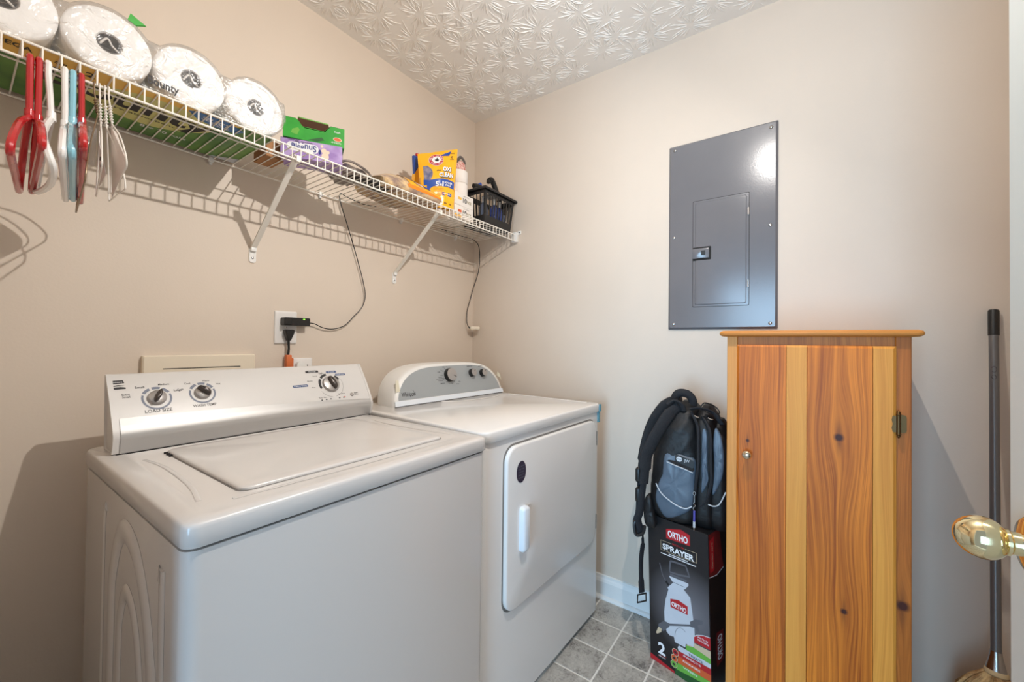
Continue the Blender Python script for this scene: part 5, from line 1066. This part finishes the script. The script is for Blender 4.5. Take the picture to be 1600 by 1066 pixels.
bm = NB(); tube(bm, [(-.022, 0, .016), (.004, 0, .030)], [.006, .010], 10); obj('tool_handle', bm, 'bagblue', tt); bm = NB(); tube(bm, [(.004, 0, .014), (.018, 0, .018)], .009, 10); obj('orange_band', bm, 'orangeink', tt); 
bm = NB(); tube(bm, spline([(-.05, .0, .006), (-.02, -.004, .012), (.02, -.004, .010), (.05, 0, .004)], 6), .012, 10); obj('black_grip', bm, 'black', tt)
wr_ = thing('white_cloth', 'white folded cloth lying in the top of the black basket', 'cloth', (-.10, -.215, TZ + .178)); bm = NB(); grid(bm, 10, 8, lambda u, v: V((-.05 + .10 * u, -.045 + .08 * v, .012 + .022 * math.sin(math.pi * u) * math.sin(math.pi * v) + mnoise.noise(V((u * 4, v * 4, 1))) * .010))); obj('cloth_sheet', bm, 'paper', wr_, ang=80)

# ------------------------------------------------------------------ hangers on the front rail
def hook_pts(nk, n=12, r=.013):
    """open hook over the lip rod at (y, z) = (YF, LZ), joined to the neck below"""
    x0 = nk[0]; cy, cz = YF - .0, LZ; pts = []
    R0 = r * .62
    for k in range(n + 1):
        a = math.radians(-30 + 210 * k / n); pts.append(V((x0, cy + R0 * math.cos(a) * 1.0, cz + R0 * math.sin(a) - .0010)))
    return pts
def hanger(name, label, m, top, neck, near, far, r, grp, thick_wire=False, path=None):
    t = thing(name, label, 'hanger', (top[0], YF, neck[2]), 0, grp); N_, A_, B_ = V(neck), V(near), V(far); W = lambda L: [p - V((top[0], YF, neck[2])) for p in L]
    rk = .0072 + r * .0
    Rh = .0030 + r + .0006                                          # the hook rests on the rod
    hk = [V((top[0], YF + Rh * math.cos(math.radians(a)), LZ + Rh * math.sin(math.radians(a)))) for a in range(-10, 181, 19)]
    hk = hk + [V((top[0], YF - Rh - .0005, LZ - .02)), N_.lerp(V((top[0], YF - Rh, LZ)), .35), N_]
    bm = NB(); tube(bm, W(spline(hk, 4)), r, 8); hh = obj('hook', bm, m, t)
    dA = (A_ - N_); dB = (B_ - N_)
    arm = [N_, N_ + dA * .10 + V((0, 0, .002)), N_.lerp(A_, .55) + V((0, 0, .018)), N_.lerp(A_, .90) + V((0, 0, .012)), A_.lerp(B_, .02), A_.lerp(B_, .12) + V((0, 0, -.004)), A_.lerp(B_, .5) + V((0, 0, -.003)), A_.lerp(B_, .88) + V((0, 0, -.004)), A_.lerp(B_, .98), N_.lerp(B_, .90) + V((0, 0, .012)), N_.lerp(B_, .55) + V((0, 0, .018)), N_ + dB * .10 + V((0, 0, .002)), N_]
    if path: arm = [V(p) for p in path]
    bm = NB(); tube(bm, W(spline(arm, 5)), r * (1.15 if not thick_wire else 1), 8); obj('frame', bm, m, t)
    if thick_wire:
        bm = NB(); P0, P1 = N_, V((top[0], YF - Rh, LZ - .015)); pts = []
        for k in range(40): q = P0.lerp(P1, .05 + .6 * k / 39); a = k * 1.0; pts.append(q + V((math.cos(a), math.sin(a), 0)) * .0024)
        tube(bm, W(pts), r * .9, 6); obj('twist', bm, m, t)
    else:
        bm = NB(); cyl(bm, W([N_ + V((0, 0, .012))])[0], W([N_ + V((0, 0, -.006))])[0], r * 1.35, r * 1.5, 12); obj('collar', bm, m, t)
    return t
C_PATH = [(-1.647, -.308, 1.601), (-1.658, -.36, 1.566), (-1.666, -.42, 1.525), (-1.662, -.45, 1.488), (-1.655, -.44, 1.464), (-1.650, -.36, 1.458), (-1.652, -.26, 1.465), (-1.656, -.20, 1.474), (-1.652, -.17, 1.501), (-1.649, -.20, 1.544), (-1.647, -.27, 1.587), (-1.647, -.308, 1.601)]
HG = 'plastic hangers on the front rail'; R5 = .0050
hanger('plastic_hanger', 'red plastic hanger, leftmost on the front rail', 'red', (-1.676, 0, 0), (-1.675, -.308, 1.594), (-1.705, -.46, 1.476), (-1.676, -.16, 1.477), R5, HG)
hanger('plastic_hanger', 'red plastic hanger touching the leftmost hanger, second from left', 'red', (-1.6645, 0, 0), (-1.664, -.308, 1.588), (-1.670, -.46, 1.498), (-1.659, -.16, 1.480), R5, HG)
hanger('plastic_hanger', 'white plastic hanger right of the paired red hangers', 'white', (-1.6525, 0, 0), (-1.647, -.308, 1.603), (-1.640, -.45, 1.468), (-1.651, -.16, 1.482), R5, HG, False, C_PATH)
hanger('plastic_hanger', 'white plastic hanger pressed against the light blue hanger', 'white', (-1.6305, 0, 0), (-1.628, -.308, 1.593), (-1.646, -.45, 1.496), (-1.609, -.16, 1.478), R5, HG)
hanger('plastic_hanger', 'light blue plastic hanger between a white and a red hanger', 'blue', (-1.6190, 0, 0), (-1.618, -.308, 1.605), (-1.634, -.45, 1.501), (-1.5975, -.16, 1.482), R5, HG)
hanger('plastic_hanger', 'red plastic hanger on its own right of the light blue hanger', 'red', (-1.6070, 0, 0), (-1.605, -.308, 1.609), (-1.621, -.46, 1.518), (-1.586, -.16, 1.478), R5, HG)
HW = 'wire hangers on the front rail'
hanger('wire_hanger', 'gilt wire hanger hanging lowest, right of the red hanger', 'wireg', (-1.588, 0, 0), (-1.582, -.308, 1.640), (-1.612, -.42, 1.470), (-1.597, -.20, 1.446), .0014, HW, True)
w2_ = hanger('wire_hanger', 'white wire hanger with a printed paper tube and clear strip', 'wirew', (-1.580, 0, 0), (-1.577, -.308, 1.622), (-1.592, -.43, 1.500), (-1.563, -.18, 1.497), .0015, HW, True)
w3_ = hanger('wire_hanger', 'white wire hanger with a white paper cape, rightmost of all', 'wirew', (-1.566, 0, 0), (-1.560, -.308, 1.632), (-1.560, -.45, 1.506), (-1.538, -.18, 1.511), .0016, HW, True)
hanger('wire_hanger', 'bare white wire hanger behind the paper cape', 'wirew', (-1.572, 0, 0), (-1.568, -.308, 1.620), (-1.552, -.40, 1.474), (-1.548, -.22, 1.484), .0015, HW, True)
def sheet(parent, nm, m, P, th=.0012):
    bm = NB(); P = [V(p) for p in P]; nn = (P[1] - P[0]).cross(P[2] - P[0]).normalized() * th; rings(bm, [[p for p in P], [p + nn for p in P]]); return obj(nm, bm, m, parent, world=True, smooth=False)
sheet(w3_, 'paper_cape', 'paper', [(-1.5625, -.315, 1.622), (-1.558, -.345, 1.600), (-1.559, -.445, 1.512), (-1.5610, -.43, 1.500), (-1.556, -.30, 1.470), (-1.556, -.29, 1.56)])
pt = sheet(w2_, 'paper_tube', 'paper', [(-1.582, -.325, 1.600), (-1.588, -.37, 1.560), (-1.574, -.35, 1.505), (-1.570, -.26, 1.500), (-1.574, -.28, 1.57)])
for k in range(3): stroke(w2_, 'softblack', [(-.352 + k * .002, 1.552 - k * .014), (-.347 + k * .002, 1.546 - k * .014)], .006, lambda u, v: V((-1.5835 + (u + .35) * -.10 + (1.55 - v) * .10, u, v)), 'paper_print', True)
M['clearplastic'] = M['film']
sheet(w2_, 'clear_strip', 'film', [(-1.598, -.335, 1.600), (-1.586, -.335, 1.600), (-1.588, -.335, 1.520), (-1.600, -.335, 1.520)], .002)
